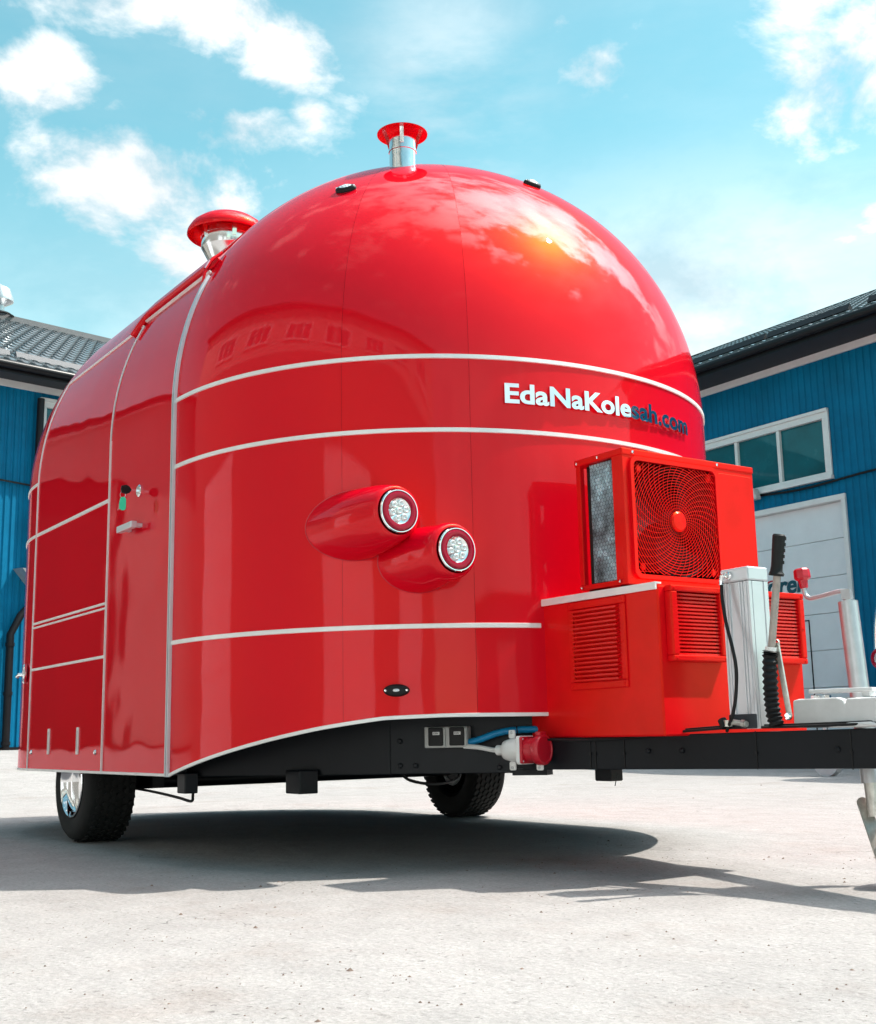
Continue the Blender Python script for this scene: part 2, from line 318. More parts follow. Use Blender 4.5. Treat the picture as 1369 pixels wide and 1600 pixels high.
# ------------------------------------------------------------------ buildings
def sheet(F, u0, u1, z0, z1, holes=(), period=.11, depth=.018):
    """ribbed cladding sheet with openings; F(u, out, z) -> world"""
    mb = MB(); cuts = sorted({u0, u1, *[h[0] for h in holes], *[h[1] for h in holes]})
    prof = [(0, 0), (.30, 0), (.42, 1), (.88, 1), (1.0, 0)]
    u = u0; pts = []
    k = math.floor(u0/period)
    while k*period < u1:
        for a, d in prof[:-1]:
            pts.append(((k+a)*period, d*depth))
        k += 1
    pts.append((k*period, 0))
    def dep(x):
        for (a, d), (b_, e) in zip(pts, pts[1:]):
            if a <= x <= b_: return d+(e-d)*(x-a)/(b_-a) if b_ > a else d
        return 0
    us = sorted({p[0] for p in pts if u0 <= p[0] <= u1} | set(cuts))
    dd = {x: dep(x) for x in us}
    for a, b_ in zip(us, us[1:]):
        if b_-a < 1e-6: continue
        mid = (a+b_)/2; iv = [(z0, z1)]
        for h in holes:
            if h[0] < mid < h[1]:
                nv = []
                for p, q in iv:
                    if h[3] <= p or h[2] >= q: nv.append((p, q)); continue
                    if h[2] > p: nv.append((p, h[2]))
                    if h[3] < q: nv.append((h[3], q))
                iv = nv
        for p, q in iv: mb.add([F(a, dd[a], p), F(b_, dd[b_], p), F(b_, dd[b_], q), F(a, dd[a], q)], [(0, 1, 2, 3)])
    return mb
def fbox(mb, F, u0, u1, o0, o1, z0, z1):
    vs = [F(u, o, z) for z in (z0, z1) for u, o in ((u0, o0), (u1, o0), (u1, o1), (u0, o1))]
    return mb.add(vs, [(0,3,2,1),(4,5,6,7),(0,1,5,4),(1,2,6,5),(2,3,7,6),(3,0,4,7)])
def window(F, root, u0, u1, z0, z1, panes, fr=.06, name='window'):
    w = MB()
    fbox(w, F, u0, u1, -.06, .045, z0, z0+fr); fbox(w, F, u0, u1, -.06, .045, z1-fr*1.5, z1)
    fbox(w, F, u0, u0+fr, -.06, .043, z0+fr, z1-fr*1.5); fbox(w, F, u1-fr, u1, -.06, .043, z0+fr, z1-fr*1.5)
    n = panes; wd = (u1-u0-2*fr)/n
    for i in range(1, n): fbox(w, F, u0+fr+i*wd-fr*.45, u0+fr+i*wd+fr*.45, -.05, .03, z0+fr, z1-fr*1.5)
    wo_ = obj(name, w, M['white'], root, bevel=.006)
    tr = MB(); fbox(tr, F, u0-.05, u1+.05, .022, .07, z1, z1+.045); fbox(tr, F, u0-.05, u0, .022, .05, z0, z1); fbox(tr, F, u1, u1+.05, .022, .05, z0, z1); fbox(tr, F, u0-.06, u1+.06, .022, .09, z0-.05, z0)
    obj('frame', tr, M['white'], wo_)
    for i in range(n):
        p = MB(); fbox(p, F, u0+fr+i*wd+fr*.45*(i > 0), u0+fr+(i+1)*wd-fr*.45*(i < n-1), -.035, -.02, z0+fr, z1-fr*1.5)
        obj('pane', p, M['glass'], wo_)
    return wo_
def tile_roof(F, root, u0, u1, o_eave, z_eave, pitch, length, du=.04):
    """metal tile sheet: waves across, steps up the slope"""
    step = .35; wave = .20; mb = MB(); rows = []; tp = math.tan(R(pitch)); nr = int(length/step)
    us = [u0+i*du for i in range(int((u1-u0)/du)+1)]
    for r_ in range(nr):
        for fr, hh in ((0, .0), (.0, .030), (.45, .014), (.98, .0)):
            d = (r_+fr)*step; rows.append([F(u, o_eave-d-.05*max(0, math.cos(2*math.pi*u/wave))*(fr < .5), z_eave+d*tp+hh+.020*math.cos(2*math.pi*u/wave)) for u in us])
    mb.grid(rows); return obj('roof', mb, M['roof'], root, smooth=True, angle=40)

# right-hand workshop, wall facing the yard
def FR(u, o, z): return (u, 10.56-o, z)
rb = empty('workshop_building', (-1, 10.56, 0), 'blue ribbed workshop with strip window over pale gate, behind the air conditioner at right', 'building', 'blue workshops round the yard')
RH = [(-9.0, -5.73, 3.86, 4.765), (-9.5, -5.51, 0, 3.58)]
obj('wall', sheet(FR, -20, 9.4, 0, 5.62, RH), M['blue'], rb, smooth=False)
w = MB(); fbox(w, FR, -20, 9.4, -14.0, -.12, .0, 5.6); obj('inner_block', w, M['dark'], rb)
window(FR, rb, -9.0, -5.73, 3.86, 4.765, 4)
w = MB(); fbox(w, FR, -20, 9.4, .022, .06, 5.52, 5.62); obj('wall_trim', w, M['white'], rb)
w = MB(); fbox(w, FR, -20, 9.6, .0, .70, 5.622, 5.64); obj('soffit', w, M['soffit'], rb)
w = MB(); fbox(w, FR, -20, 9.6, .70, .72, 5.58, 5.75); w.tube([FR(-20, .78, 5.68), FR(9.6, .78, 5.68)], .058, 14); obj('gutter', w, M['roof_dark'], rb, smooth=True)
tile_roof(FR, rb, -12.4, 12.2, .74, 5.76, 24, 6.6, .05)
w = MB(); fbox(w, FR, -20, 9.7, -5.9, -5.5, 8.50, 8.575); obj('ridge_cap', w, M['roof_dark'], rb)
for x_ in (-20, 9.4):
    w = MB(); w.add([FR(x_, 0, 5.6), FR(x_, -12, 5.6), FR(x_, -6, 8.5)], [(0,1,2)]); obj('gable', w, M['blue'], rb)
gz_ = math.tan(R(24))
for i, (a, b_) in enumerate(((-11.6, -8.25), (-8.15, -6.35), (-6.3, -4.92), (-4.62, -1.6), (-1.3, 1.7), (2.0, 5.0))):
    w = MB(); w.add([FR(a, .46, 5.92), FR(b_, .46, 5.92), FR(b_, .40, 6.02), FR(a, .40, 6.02), FR(a, .34, 5.93), FR(b_, .34, 5.93)], [(0,1,2,3),(3,2,5,4),(0,3,4),(1,5,2),(0,4,5,1)]); obj('snow_guard', w, M['roof_dark'], rb)
# gate with separate panels
gt = MB(); fbox(gt, FR, -9.5, -5.51, -.10, .05, 3.50, 3.58); fbox(gt, FR, -5.58, -5.51, -.10, .05, 0, 3.50); fbox(gt, FR, -9.5, -9.43, -.10, .05, 0, 3.50); fbox(gt, FR, -9.5, -5.51, -.118, -.102, 0, 3.52)
gate = obj('gate', gt, M['white'], rb, bevel=.008)
for i in range(7):
    p = MB(); fbox(p, FR, -9.425, -5.585, -.10, -.055, i*.50+.003, (i+1)*.50-.003); obj('panel', p, M['gate'], gate, bevel=.006)
wk = MB()
for (a, b_, c, d) in ((-7.12, -6.325, 1.92, 1.935), (-6.34, -6.325, 0, 1.92), (-7.12, -7.105, 0, 1.92)): fbox(wk, FR, a, b_, -.0549, -.046, c, d)
obj('wicket_outline', wk, M['roof_dark'], gate)
def text_mesh(s, size, ext=.0, offset=.0, shear=0):
    cu = bpy.data.curves.new('lettering', 'FONT'); cu.body = s; cu.size = size; cu.extrude = ext; cu.offset = offset; cu.shear = shear; cu.resolution_u = 4
    to = bpy.data.objects.new('lettering', cu); col.objects.link(to); bpy.context.view_layer.update()
    me = bpy.data.meshes.new_from_object(to.evaluated_get(bpy.context.evaluated_depsgraph_get()))
    vs = [tuple(v.co) for v in me.vertices]; fs = [tuple(p.vertices) for p in me.polygons]
    bpy.data.objects.remove(to); bpy.data.curves.remove(cu); bpy.data.meshes.remove(me)
    return vs, fs
vs, fs = text_mesh('orel', 1, .006, .025, .15)
x0 = min(v[0] for v in vs); x1 = max(v[0] for v in vs); h = max(v[1] for v in vs); sc_ = .62/(x1-x0)
tb = MB(); tb.add([FR(-7.02+(v[0]-x0)*sc_, -.049+v[2], 2.345+v[1]*sc_*.95) for v in vs], fs); obj('gate_lettering', tb, M['teal_print'], gate)
arc = MB(); arc.tube([FR(-6.93+.10*math.cos(R(a)), -.050, 2.49+.055*math.sin(R(a))) for a in range(10, 171, 16)], .012, 6); obj('gate_emblem', arc, M['redplastic'], gate)
w = MB(); w.tube([FR(-7.0+i*.25, .05, 3.80-.035*math.sin(i*.55)-.004*i) for i in range(0, 60)], .016, 6); obj('wall_cable', w, M['black'], rb, smooth=True)
w = MB(); w.prism(rrect(.20, .15, .02), -.05, .05, lambda u, v, hh: FR(-6.99+u, .17+hh+.35*v, 3.80+v)); fl = obj('floodlight', w, M['grey_box'], rb, bevel=.008)
w = MB(); fbox(w, FR, -7.01, -6.97, .0, .13, 3.78, 3.82); obj('bracket', w, M['black'], fl)
w = MB(); w.prism(rrect(.17, .12, .015), .052, .056, lambda u, v, hh: FR(-6.99+u, .17+hh+.35*v, 3.80+v)); obj('lens', w, M['lens'], fl)

# left-hand workshop behind the trailer
LO = Vector((-13.43, 1.6, 0)); LU = Vector((-.165, .986, 0)).normalized(); LN = Vector((LU.y, -LU.x, 0))
def FL(u, o, z): p = LO+LU*u+LN*o; return (p.x, p.y, z)
lb = empty('workshop_building', (-13.43, 1.6, .37), 'blue ribbed workshop with tiled roof, behind the rear of the red trailer at left', 'building', 'blue workshops round the yard')
LHs = [(.46, 2.0, 4.1, 5.60)]
obj('wall', sheet(FL, -2.4, 8.8, .2, 5.82, LHs), M['blue'], lb)
obj('wall', sheet(FL, -13.0, -2.4, .2, 5.82, [(-7.1, -3.3, .2, 4.2)]), M['pale'], lb, label='pale ribbed end of the wall, outside the frame')
w = MB(); fbox(w, FL, -13, 8.8, -12, -.12, .0, 5.8); obj('inner_block', w, M['dark'], lb)
window(FL, lb, .46, 2.0, 4.1, 5.60, 2)
w = MB(); fbox(w, FL, -13, 8.8, .022, .06, 5.72, 5.82); obj('wall_trim', w, M['white'], lb)
w = MB(); fbox(w, FL, -13, 8.8, .0, .53, 5.822, 5.84); obj('soffit', w, M['soffit'], lb)
w = MB(); fbox(w, FL, -13, 8.8, .53, .55, 5.78, 5.95); w.tube([FL(-13, .61, 5.88), FL(8.8, .61, 5.88)], .06, 14); obj('gutter', w, M['roof_dark'], lb, smooth=True)
w = MB(); fbox(w, FL, -13, 8.8, .02, .05, .30, .42); obj('plinth', w, M['roof_dark'], lb)
tile_roof(FL, lb, -3, 8.8, .58, 5.95, 25, 6.4, .04)
w = MB(); fbox(w, FL, -3, 8.8, -6.1, -5.55, 8.82, 8.93); obj('ridge_cap', w, M['guard'], lb)
for a, b_ in ((-3, -.12), (-.02, 2.9), (3.0, 5.9)):
    w = MB(); w.add([FL(a, .12, 6.14), FL(b_, .12, 6.14), FL(b_, .06, 6.28), FL(a, .06, 6.28), FL(a, -.06, 6.22), FL(b_, -.06, 6.22)], [(0,1,2,3),(3,2,5,4),(0,3,4),(1,5,2),(0,4,5,1)]); obj('snow_guard', w, M['guard'], lb)
dpp = [FL(.06, .12, .42), FL(.06, .12, 2.02), FL(.20, .12, 2.30), FL(.36, .12, 2.50), FL(.38, .12, 5.6)]
w = MB(); w.tube(dpp, .055, 14)
for z in (.45, 1.15, 1.85, 3.2): w.lathe([(.066, z), (.066, z+.05)], FL(.06 if z < 2 else .38, .12, 0), n=16)
obj('downpipe', w, M['roof_dark'], lb, smooth=True)
w = MB(); hx = [FL(.10, .02, 2.99), FL(.62, .02, 2.99), FL(.62, .34, 2.97), (FL(.10, .34, 2.97)), FL(.36, .02, 2.70), FL(.40, .18, 2.72)]
w.add(hx, [(0,1,2,3),(0,3,5,4),(1,4,5,2),(3,2,5),(0,4,1)]); obj('vent_hood', w, M['galv'], lb)
w = MB(); w.tube([FL(-3+i*.3, .05, 4.27-.03*math.sin(i*.6)) for i in range(0, 38)], .016, 6); obj('wall_cable', w, M['black'], lb, smooth=True)
vb_ = FL(2.2, -5.75, 0)
w = MB(); w.lathe([(.16, 8.75), (.16, 8.92), (.24, 8.98), (.10, 9.03), (.10, 9.14), (.27, 9.24), (.27, 9.30), (.20, 9.50), (.0, 9.62)], vb_, n=24); obj('roof_ventilator', w, M['galv'], lb, smooth=True)
w = MB(); w.lathe([(.30, 8.90), (.31, 8.93), (.26, 8.95)], vb_, n=24); obj('flashing', w, M['roof_dark'], lb)

# two-storey block the camera has its back to (it shows in the paint of the trailer)
def FB(u, o, z): return (u, -8.6+o, z)
bb = empty('office_block', (2, -8.6, 0), 'pale two-storey block with window rows behind the camera, mirrored in the dome', 'building')
holes = [(-6+i*3.0, -4.2+i*3.0, 5.9, 7.1) for i in range(7)]+[(-7, -3.4, 0, 3.6), (3.0, 6.6, 0, 3.6), (9, 12.6, 0, 3.6)]
obj('wall', sheet(FB, -9, 15, 5.3, 8.2, [h_ for h_ in holes if h_[2] > 5], period=.2), M['pale'], bb)
obj('wall', sheet(FB, -9, 15, 0, 5.3, [h_ for h_ in holes if h_[2] < 5], period=.2), M['soil'], bb, label='darker ribbed lower storey')
w = MB(); fbox(w, FB, -9, 15, -8, -.15, 0, 8.2); obj('inner_block', w, M['dark'], bb)
w = MB(); fbox(w, FB, -9.3, 15.3, -8, .45, 8.22, 8.4); obj('roof', w, M['roof_dark'], bb)
for h_ in holes:
    if h_[2] > 5: window(FB, bb, h_[0], h_[1], h_[2], h_[3], 3, .07)
    else:
        p = MB()
        for i in range(6): fbox(p, FB, h_[0]+.01, h_[1]-.01, -.08, -.03, i*.6+.005, (i+1)*.6-.005)
        obj('gate', p, M['gate'], bb)
def FE(u, o, z): return (34-o, u, z)
eb = empty('storage_hall', (34, -1, 0), 'pale low storage hall closing the yard in front of the trailer, behind the camera', 'building')
obj('wall', sheet(FE, -8.3, 16, 0, 4.4, [(-4, 0, 0, 3.6)], period=.2), M['blue'], eb)
w = MB(); fbox(w, FE, -8.3, 16, -9, -.15, 0, 4.4); obj('inner_block', w, M['dark'], eb)
w = MB(); fbox(w, FE, -8.6, 16.3, -9, .4, 4.42, 4.6); obj('roof', w, M['roof_dark'], eb)
p = MB(); fbox(p, FE, -3.99, -.01, -.08, -.03, 0, 3.6); obj('gate', p, M['gate'], eb)

# ------------------------------------------------------------------ the food trailer
W, A, ZS, H, SN, SM, LB = 1.265, 1.232, 1.8108, 1.2634, 2.0555, 2.0701, 1.8995
Z1, Z2, Z3, S4, S5, S6, Z0 = 1.8458, 1.5656, .8506, 1.5612, 1.0748, .8467, .3312
T = empty('food_trailer', (0, 0, 0), 'glossy red rounded food trailer with white trim lines and twin round lamp pods', 'trailer')
def cp(v, p): return math.copysign(abs(v)**p, v)
def plan(a, off=0):
    """a: 0 at the door side seam .. pi at the other seam; returns x,y of the bow"""
    return (A+off)*abs(math.sin(a))**(2/SN), -(W+off)*cp(math.cos(a), 2/SN)
def skirt(x):
    k = [(0, .331), (.316, .402), (.584, .461), (.758, .498), (.865, .517), (.929, .528), (1.06, .534), (1.3, .53)]
    for (a, b_), (c, d) in zip(k, k[1:]):
        if x <= c: return b_+(d-b_)*max(0, x-a)/(c-a)
    return .53
def bow_pt(a, z, off=0, u=None):
    """point of the front; u is given above the springing"""
    if u is None: x, y = plan(a, off); return Vector((x, y, z))
    cu = abs(math.cos(u))**(2/SM); su = abs(math.sin(u))**(2/SM); x, y = plan(a); 
    p = Vector((x*cu, y*cu, ZS+H*su))
    if off:
        e = Vector((p.x/A**2, p.y/W**2, (p.z-ZS)/H**2)).normalized(); p += e*off
    return p
def a_of_y(y):
    lo, hi = 0, math.pi
    for _ in range(40):
        mid = (lo+hi)/2
        if plan(mid)[1] < y: lo = mid
        else: hi = mid
    return lo
def sec(u, x, off=0):
    """arched cross-section of the straight middle, u 0..pi"""
    y = -W*cp(math.cos(u), 2/SM); z = ZS+H*abs(math.sin(u))**(2/SM); p = Vector((x, y, z))
    if off: p += Vector((0, p.y/W**2, (p.z-ZS)/H**2)).normalized()*off
    return p
U_SEAM = None
def u_of_z(z):
    lo, hi = 0, math.pi/2
    for _ in range(40):
        mid = (lo+hi)/2
        if sec(mid, 0).z < z: lo = mid
        else: hi = mid
    return lo
def mirror(p, flag): return Vector((-LB-p.x, p.y, p.z)) if flag else p
NZ, NU = 26, 56
def end_panel(a0, a1, rear):
    """one gore of the rounded end: wall and dome in one sheet"""
    na = max(10, int((a1-a0)/math.pi*110)); ga = .0005; rows = []
    for i in range(na+1):
        a = a0+(a1-a0)*i/na; col_ = []
        x, _ = plan(a); zb = skirt(x) if not rear else .331
        for j in range(NZ): z = zb+(ZS-zb)*j/NZ; col_.append(mirror(bow_pt(a, z), rear))
        for j in range(NU+1): col_.append(mirror(bow_pt(a, 0, 0, math.pi/2*j/NU*.9985), rear))
        rows.append(col_)
    # narrow joint: pull the two edge columns in by a millimetre
    for (r0, r1, r2) in ((0, 1, 0), (na, na-1, na)):
        for j, p in enumerate(rows[r0]):
            d = rows[r1][j]-p; ln = d.length
            if ln > 1e-5: rows[r0][j] = p+d/ln*min(ga, ln*.4)
    mb = MB(); mb.grid(rows if rear else [list(r_) for r_ in rows]); return mb
seams = [0, a_of_y(-.955), a_of_y(-.575), a_of_y(.575), a_of_y(.955), math.pi]
for a0, a1 in zip(seams, seams[1:]):
    obj('front_panel', end_panel(a0, a1, False), M['red'], T, smooth=True, angle=180, out=(-.9, 0, 1.2))
for a0, a1 in zip(seams, seams[1:]):
    obj('rear_panel', end_panel(a0, a1, True), M['red'], T, smooth=True, angle=180, out=(-.9, 0, 1.2))
def mid_panel(x0, x1, za, zb_u, lower=True, side=-1):
    mb = MB(); rows = []
    us = [zb_u*j/30 for j in range(31)]
    for i in range(13):
        x = x0+(x1-x0)*i/12; c = []
        if lower:
            for j in range(20): c.append(Vector((x, -W, za+(ZS-za)*j/20)))
        for u_ in us: c.append(sec(u_, x))
        if side > 0: c = [Vector((p.x, -p.y, p.z)) for p in c]
        rows.append(c)
    mb.grid(rows); return mb
UD = u_of_z(2.425)
door = obj('door', mid_panel(-.764, -.008, .331, UD), M['red'], T, smooth=True, angle=180, out=(-.9, 0, 1.2), label='tall red service door with reflections')
SERV = obj('side_panel', mid_panel(-LB+.002, -.770, .331, UD), M['red'], T, smooth=True, angle=180, out=(-.9, 0, 1.2))
obj('side_panel', mid_panel(-LB+.002, -.008, .331, UD, side=1), M['red'], T, smooth=True, angle=180, out=(-.9, 0, 1.2))
mb = MB(); mb.grid([[sec(UD+.004+(math.pi-2*UD-.008)*j/60, -LB+.002+(LB-.010)*i/12) for j in range(61)] for i in range(13)])
obj('roof_sheet', mb, M['red'], T, smooth=True, angle=180, out=(-.9, 0, 1.2))
# dark liner just inside the skins, and floor
mb = MB(); rows = []
for i in range(61):
    a = math.pi*i/60; rows.append([bow_pt(a, 0, -.012, math.pi/2*j/20*.998) for j in range(21)])
mb.grid(rows); mb.grid([[mirror(p, True) for p in r_] for r_ in rows])
mb.grid([[bow_pt(math.pi*i/60, z, -.012) for z in [skirt(plan(math.pi*i/60)[0])+.004, 1, ZS]] for i in range(61)])
mb.grid([[mirror(bow_pt(math.pi*i/60, z, -.012), True) for z in (.336, 1, ZS)] for i in range(61)])
mb.grid([[sec(math.pi*j/40, x, -.012) for j in range(41)] for x in (-LB, 0)])
for s in (-1, 1): mb.grid([[Vector((x, s*(W-.012), z)) for z in (.336, ZS)] for x in (-LB, 0)])
obj('inner_liner', mb, M['red_inner'], T)
fl_ = [plan(math.pi*i/40, -.03) for i in range(41)]; outline = [(x, y) for x, y in fl_]+[(-LB-x, y) for x, y in reversed(fl_)]
mb = MB(); mb.prism([p for p in outline], .545, .56, lambda u, v, hh: (u, v, hh)); obj('floor', mb, M['chassis'], T)

# flat trim strips
def strip(path, nrm, up_, w_, t_, mb=None):
    """flat bar along path; nrm(i) outward, up_(i) across"""
    mb = mb or MB(); n = len(path); vs = []
    for i, p in enumerate(path):
        o, u_ = Vector(nrm(i)), Vector(up_(i))
        for a, c in ((-.5, .0005), (.5, .0005), (.42, 1), (-.42, 1)): vs.append(Vector(p)+u_*w_*a+o*t_*c)
    fs = []
    for i in range(n-1):
        for k in range(4): fs.append((i*4+k, i*4+(k+1) % 4, (i+1)*4+(k+1) % 4, (i+1)*4+k))
    fs += [(3, 2, 1, 0), tuple((n-1)*4+k for k in range(4))]
    return mb.add(vs, fs)
def bow_n(a):
    x, y = plan(a); return Vector((abs(x)**(SN-1)/A**SN, math.copysign(abs(y)**(SN-1)/W**SN, y), 0)).normalized()
def bow_strip(z, a0=.004, a1=math.pi-.004, w_=.018, rear=False, n=90, t_=.005):
    aa = [a0+(a1-a0)*i/n for i in range(n+1)]
    pts = []; ns = []
    for a in aa:
        zz = z(plan(a)[0]) if callable(z) else z
        if not callable(z) and zz > ZS:
            u_ = u_of_z(zz); p = bow_pt(a, 0, 0, u_); nn = Vector((p.x/A**2, p.y/W**2, (p.z-ZS)/H**2)).normalized()
        else: p = bow_pt(a, zz); nn = bow_n(a)
        if rear: p = mirror(p, True); nn = Vector((-nn.x, nn.y, nn.z))
        pts.append(p); ns.append(nn)
    ups = []
    for i in range(n+1):
        tg = (pts[min(n, i+1)]-pts[max(0, i-1)]).normalized(); ups.append(ns[i].cross(tg).normalized()*(-1 if rear else 1))
    return strip(pts, lambda i: ns[i], lambda i: ups[i], w_, t_)
aend = a_of_y(-.345)
obj('belt_trim', bow_strip(Z1), M['trim'], T, smooth=True)
obj('belt_trim', bow_strip(Z2), M['trim'], T, smooth=True)
obj('belt_trim', bow_strip(Z3, a1=aend), M['trim'], T, smooth=True)
obj('belt_trim', bow_strip(Z3, a0=a_of_y(.37)), M['trim'], T, smooth=True)
obj('skirt_trim', bow_strip(lambda x: skirt(x)+.004, w_=.014), M['trim'], T, smooth=True)
obj('skirt_trim', bow_strip(.337, w_=.012, rear=True), M['trim'], T, smooth=True)
for z in (Z1, S4): obj('belt_trim', bow_strip(z, rear=True, w_=.016), M['trim'], T, smooth=True)
def side_strip(z, x0, x1, w_=.016, t_=.005, s=-1):
    return strip([(x0, s*W, z), (x1, s*W, z)], lambda i: (0, s, 0), lambda i: (0, 0, 1), w_, t_)
for z, w_ in ((S4, .018), (S5+.012, .012), (S5-.010, .010), (S6, .014)): obj('belt_trim', side_strip(z, -LB+.008, -.776, w_), M['trim'], T)
obj('belt_trim', side_strip(S4, -LB+.008, -.01, .018, s=1), M['trim'], T)
for x0, x1, s in ((-LB, -.775, -1), (-.76, -.01, -1), (-LB, -.01, 1)): obj('skirt_trim', side_strip(.337, x0, x1, .012, s=s), M['trim'], T)
def sec_strip(x, u1, w_, t_, z0=.331, s=-1, u0=0):
    pts = [Vector((x, -W, z0)), Vector((x, -W, 1)), Vector((x, -W, ZS))]+[sec(u1*j/30, x) for j in range(1, 31)]
    nn = [Vector((0, -1, 0))]*3+[Vector((0, p.y/W**2, (p.z-ZS)/H**2)).normalized() for p in pts[3:]]
    if s > 0: pts = [Vector((p.x, -p.y, p.z)) for p in pts]; nn = [Vector((n_.x, -n_.y, n_.z)) for n_ in nn]
    return strip(pts, lambda i: nn[i], lambda i: (1, 0, 0), w_, t_)
obj('seam_profile', sec_strip(-.0125, UD-.01, .010, .012), M['alu'], T, smooth=True, label='outer half of the bright double seam in front of the door')
obj('seam_profile', sec_strip(.0060, UD-.01, .010, .012), M['alu'], T, smooth=True)
obj('seam_gap', sec_strip(-.0033, UD-.01, .007, .004), M['roof_dark'], T, smooth=True)
obj('seam_profile', sec_strip(-.0125, math.pi/2, .028, .010, s=1), M['alu'], T, smooth=True)
obj('door_seam', sec_strip(-.7705, UD, .005, .006), M['trim'], T, smooth=True)
obj('door_seam', sec_strip(-.762, .02, .004, .007), M['trim'], T, smooth=True)
obj('rear_seam', sec_strip(-LB, UD, .008, .006), M['trim'], T, smooth=True)
pr = sec(UD, 0); nr_ = Vector((0, pr.y/W**2, (pr.z-ZS)/H**2)).normalized(); tr_ = Vector((1, 0, 0)).cross(nr_)
obj('roof_seam', strip([(-LB, pr.y, pr.z), (-.775, pr.y, pr.z)], lambda i: nr_, lambda i: tr_, .010, .007), M['trim'], T)
# rain rail above the door, hooked down at its rear end, with a looped front end
def rail(path, w_, t_, mb=None):
    mb = mb or MB(); vs = []; n = len(path)
    for i, (p, nn, tt) in enumerate(path):
        for a, c in ((-.5, 0), (.5, 0), (.5, .8), (.35, 1), (-.35, 1), (-.5, .8)): vs.append(p+tt*w_*a+nn*t_*c)
    fs = [tuple(i*6+k if q == 0 else (i*6+(k+1) % 6 if q == 1 else ((i+1)*6+(k+1) % 6 if q == 2 else (i+1)*6+k)) for q in range(4)) for i in range(n-1) for k in range(6)]
    fs += [(5, 4, 3, 2, 1, 0), tuple((n-1)*6+k for k in range(6))]
    return mb.add(vs, fs)
def shell_pt(x, z):
    u_ = u_of_z(z); p = sec(u_, x); nn = Vector((0, p.y/W**2, (p.z-ZS)/H**2)).normalized(); return p, nn
pp = [(-.845, 2.385), (-.825, 2.425), (-.80, 2.465), (-.765, 2.490), (-.72, 2.497), (-.5, 2.497), (-.2, 2.497), (-.03, 2.497)]
path = []
for i, (x, z) in enumerate(pp):
    p, nn = shell_pt(x, z); path.append((p, nn))
pth = []
for i in range(len(path)):
    tg = (path[min(i+1, len(path)-1)][0]-path[max(0, i-1)][0]).normalized(); pth.append((path[i][0], path[i][1], tg.cross(path[i][1]).normalized()))
obj('rain_rail', rail(pth, .058, .030), M['red'], T, bevel=.006)
lp, ln_ = shell_pt(-.5, 2.447)
obj('rain_rail_lip', strip([(-.77, lp.y, lp.z), (-.02, lp.y, lp.z)], lambda i: ln_, lambda i: tr_, .006, .012), M['trim'], T)
for dx, zt, zb in ((0, 2.46, 2.39),):
    mb = MB(); pts = []
    for z in (zb, zb+.04, zb+.09, zt-.02, zt+.03, zt+.08):
        p, nn = shell_pt(0, z); pts.append(p+nn*(.012+.018*math.sin(math.pi*(z-zb)/(zt+.08-zb)))+Vector((dx-.02, 0, 0)))
    mb.tube(pts, .012, 10, rs=[.004, .008, .010, .010, .008, .006]); obj('rail_end', mb, M['red'], T, smooth=True)

# slots, screws, round fitting on the serving side
for x in (-1.548, -1.105):
    mb = MB(); mb.prism(rrect(.028, .125, .006), 0, .006, lambda u, v, hh: (x+u, -W-hh, .477+v)); s_ = obj('slot_frame', mb, M['trim'], T, bevel=.001)
    mb = MB(); mb.box((x-.005, -W-.0075, .43), (x+.005, -W-.0062, .524)); obj('slot', mb, M['galv'], s_)
for x in (-1.843, -.86):
    mb = MB(); mb.lathe([(0, .008), (.008, .007), (.012, 0)], (x, -W, .425), (0, -1, 0), 16); obj('screw', mb, M['chrome'], T, smooth=True)
mb = MB(); mb.lathe([(.022, 0), (.050, 0), (.053, .012), (.046, .02), (.030, .02), (.022, .008), (0, .008)], mirror(bow_pt(.075, .835), True), (-.25, -1, 0), 24)
rf = obj('round_fitting', mb, M['chrome'], T, smooth=True)
mb = MB(); q = mirror(bow_pt(.17, .835), True); mb.tube([q, q+Vector((-.01, -.018, 0)), q+Vector((-.03, -.022, -.01))], .010, 10); obj('latch', mb, M['chrome'], T, smooth=True)
# door handle, lock and the keys left in it
mb = MB(); mb.box((-.515, -W-.055, 1.366), (-.335, -W-.028, 1.394)); mb.box((-.505, -W-.03, 1.372), (-.475, -W+.002, 1.388)); mb.box((-.375, -W-.03, 1.372), (-.345, -W+.002, 1.388))
obj('handle', mb, M['alu'], door, bevel=.003)
LK = Vector((-.385, -W, 1.537))
mb = MB(); mb.lathe([(.027, 0), (.027, .006), (.022, .010), (0, .010)], LK, (0, -1, 0), 24); obj('lock', mb, M['chrome'], door, smooth=True)
K = empty('key_ring', tuple(LK+Vector((0, -.012, 0))), 'black headed key with green tag left in the lock of the red door', 'keys')
mb = MB(); mb.box((LK.x-.0015, LK.y-.045, LK.z-.004), (LK.x+.0015, LK.y-.010, LK.z+.004)); obj('blade', mb, M['chrome'], K)
mb = MB(); mb.prism([(.0, .014), (.014, .02), (.034, .016), (.038, 0), (.034, -.016), (.014, -.02), (.0, -.014), (-.010, 0)], -.005, .005, lambda u, v, hh: (LK.x+hh, LK.y-.048-u, LK.z+v)); obj('key_head', mb, M['black'], K, bevel=.002)
kc = Vector((LK.x, LK.y-.076, LK.z-.024))
mb = MB(); mb.tube([kc+Vector((0, .012*math.cos(R(a)), .013*math.sin(R(a)))) for a in range(0, 361, 30)], .0013, 6); obj('ring', mb, M['chrome'], K, smooth=True)
mb = MB(); mb.prism(rrect(.026, .058, .011), -.003, .003, lambda u, v, hh: (kc.x+.004+u*.36+hh*.93, kc.y+u*.93-hh*.36, kc.z-.040+v)); obj('tag', mb, M['green'], K, bevel=.001)
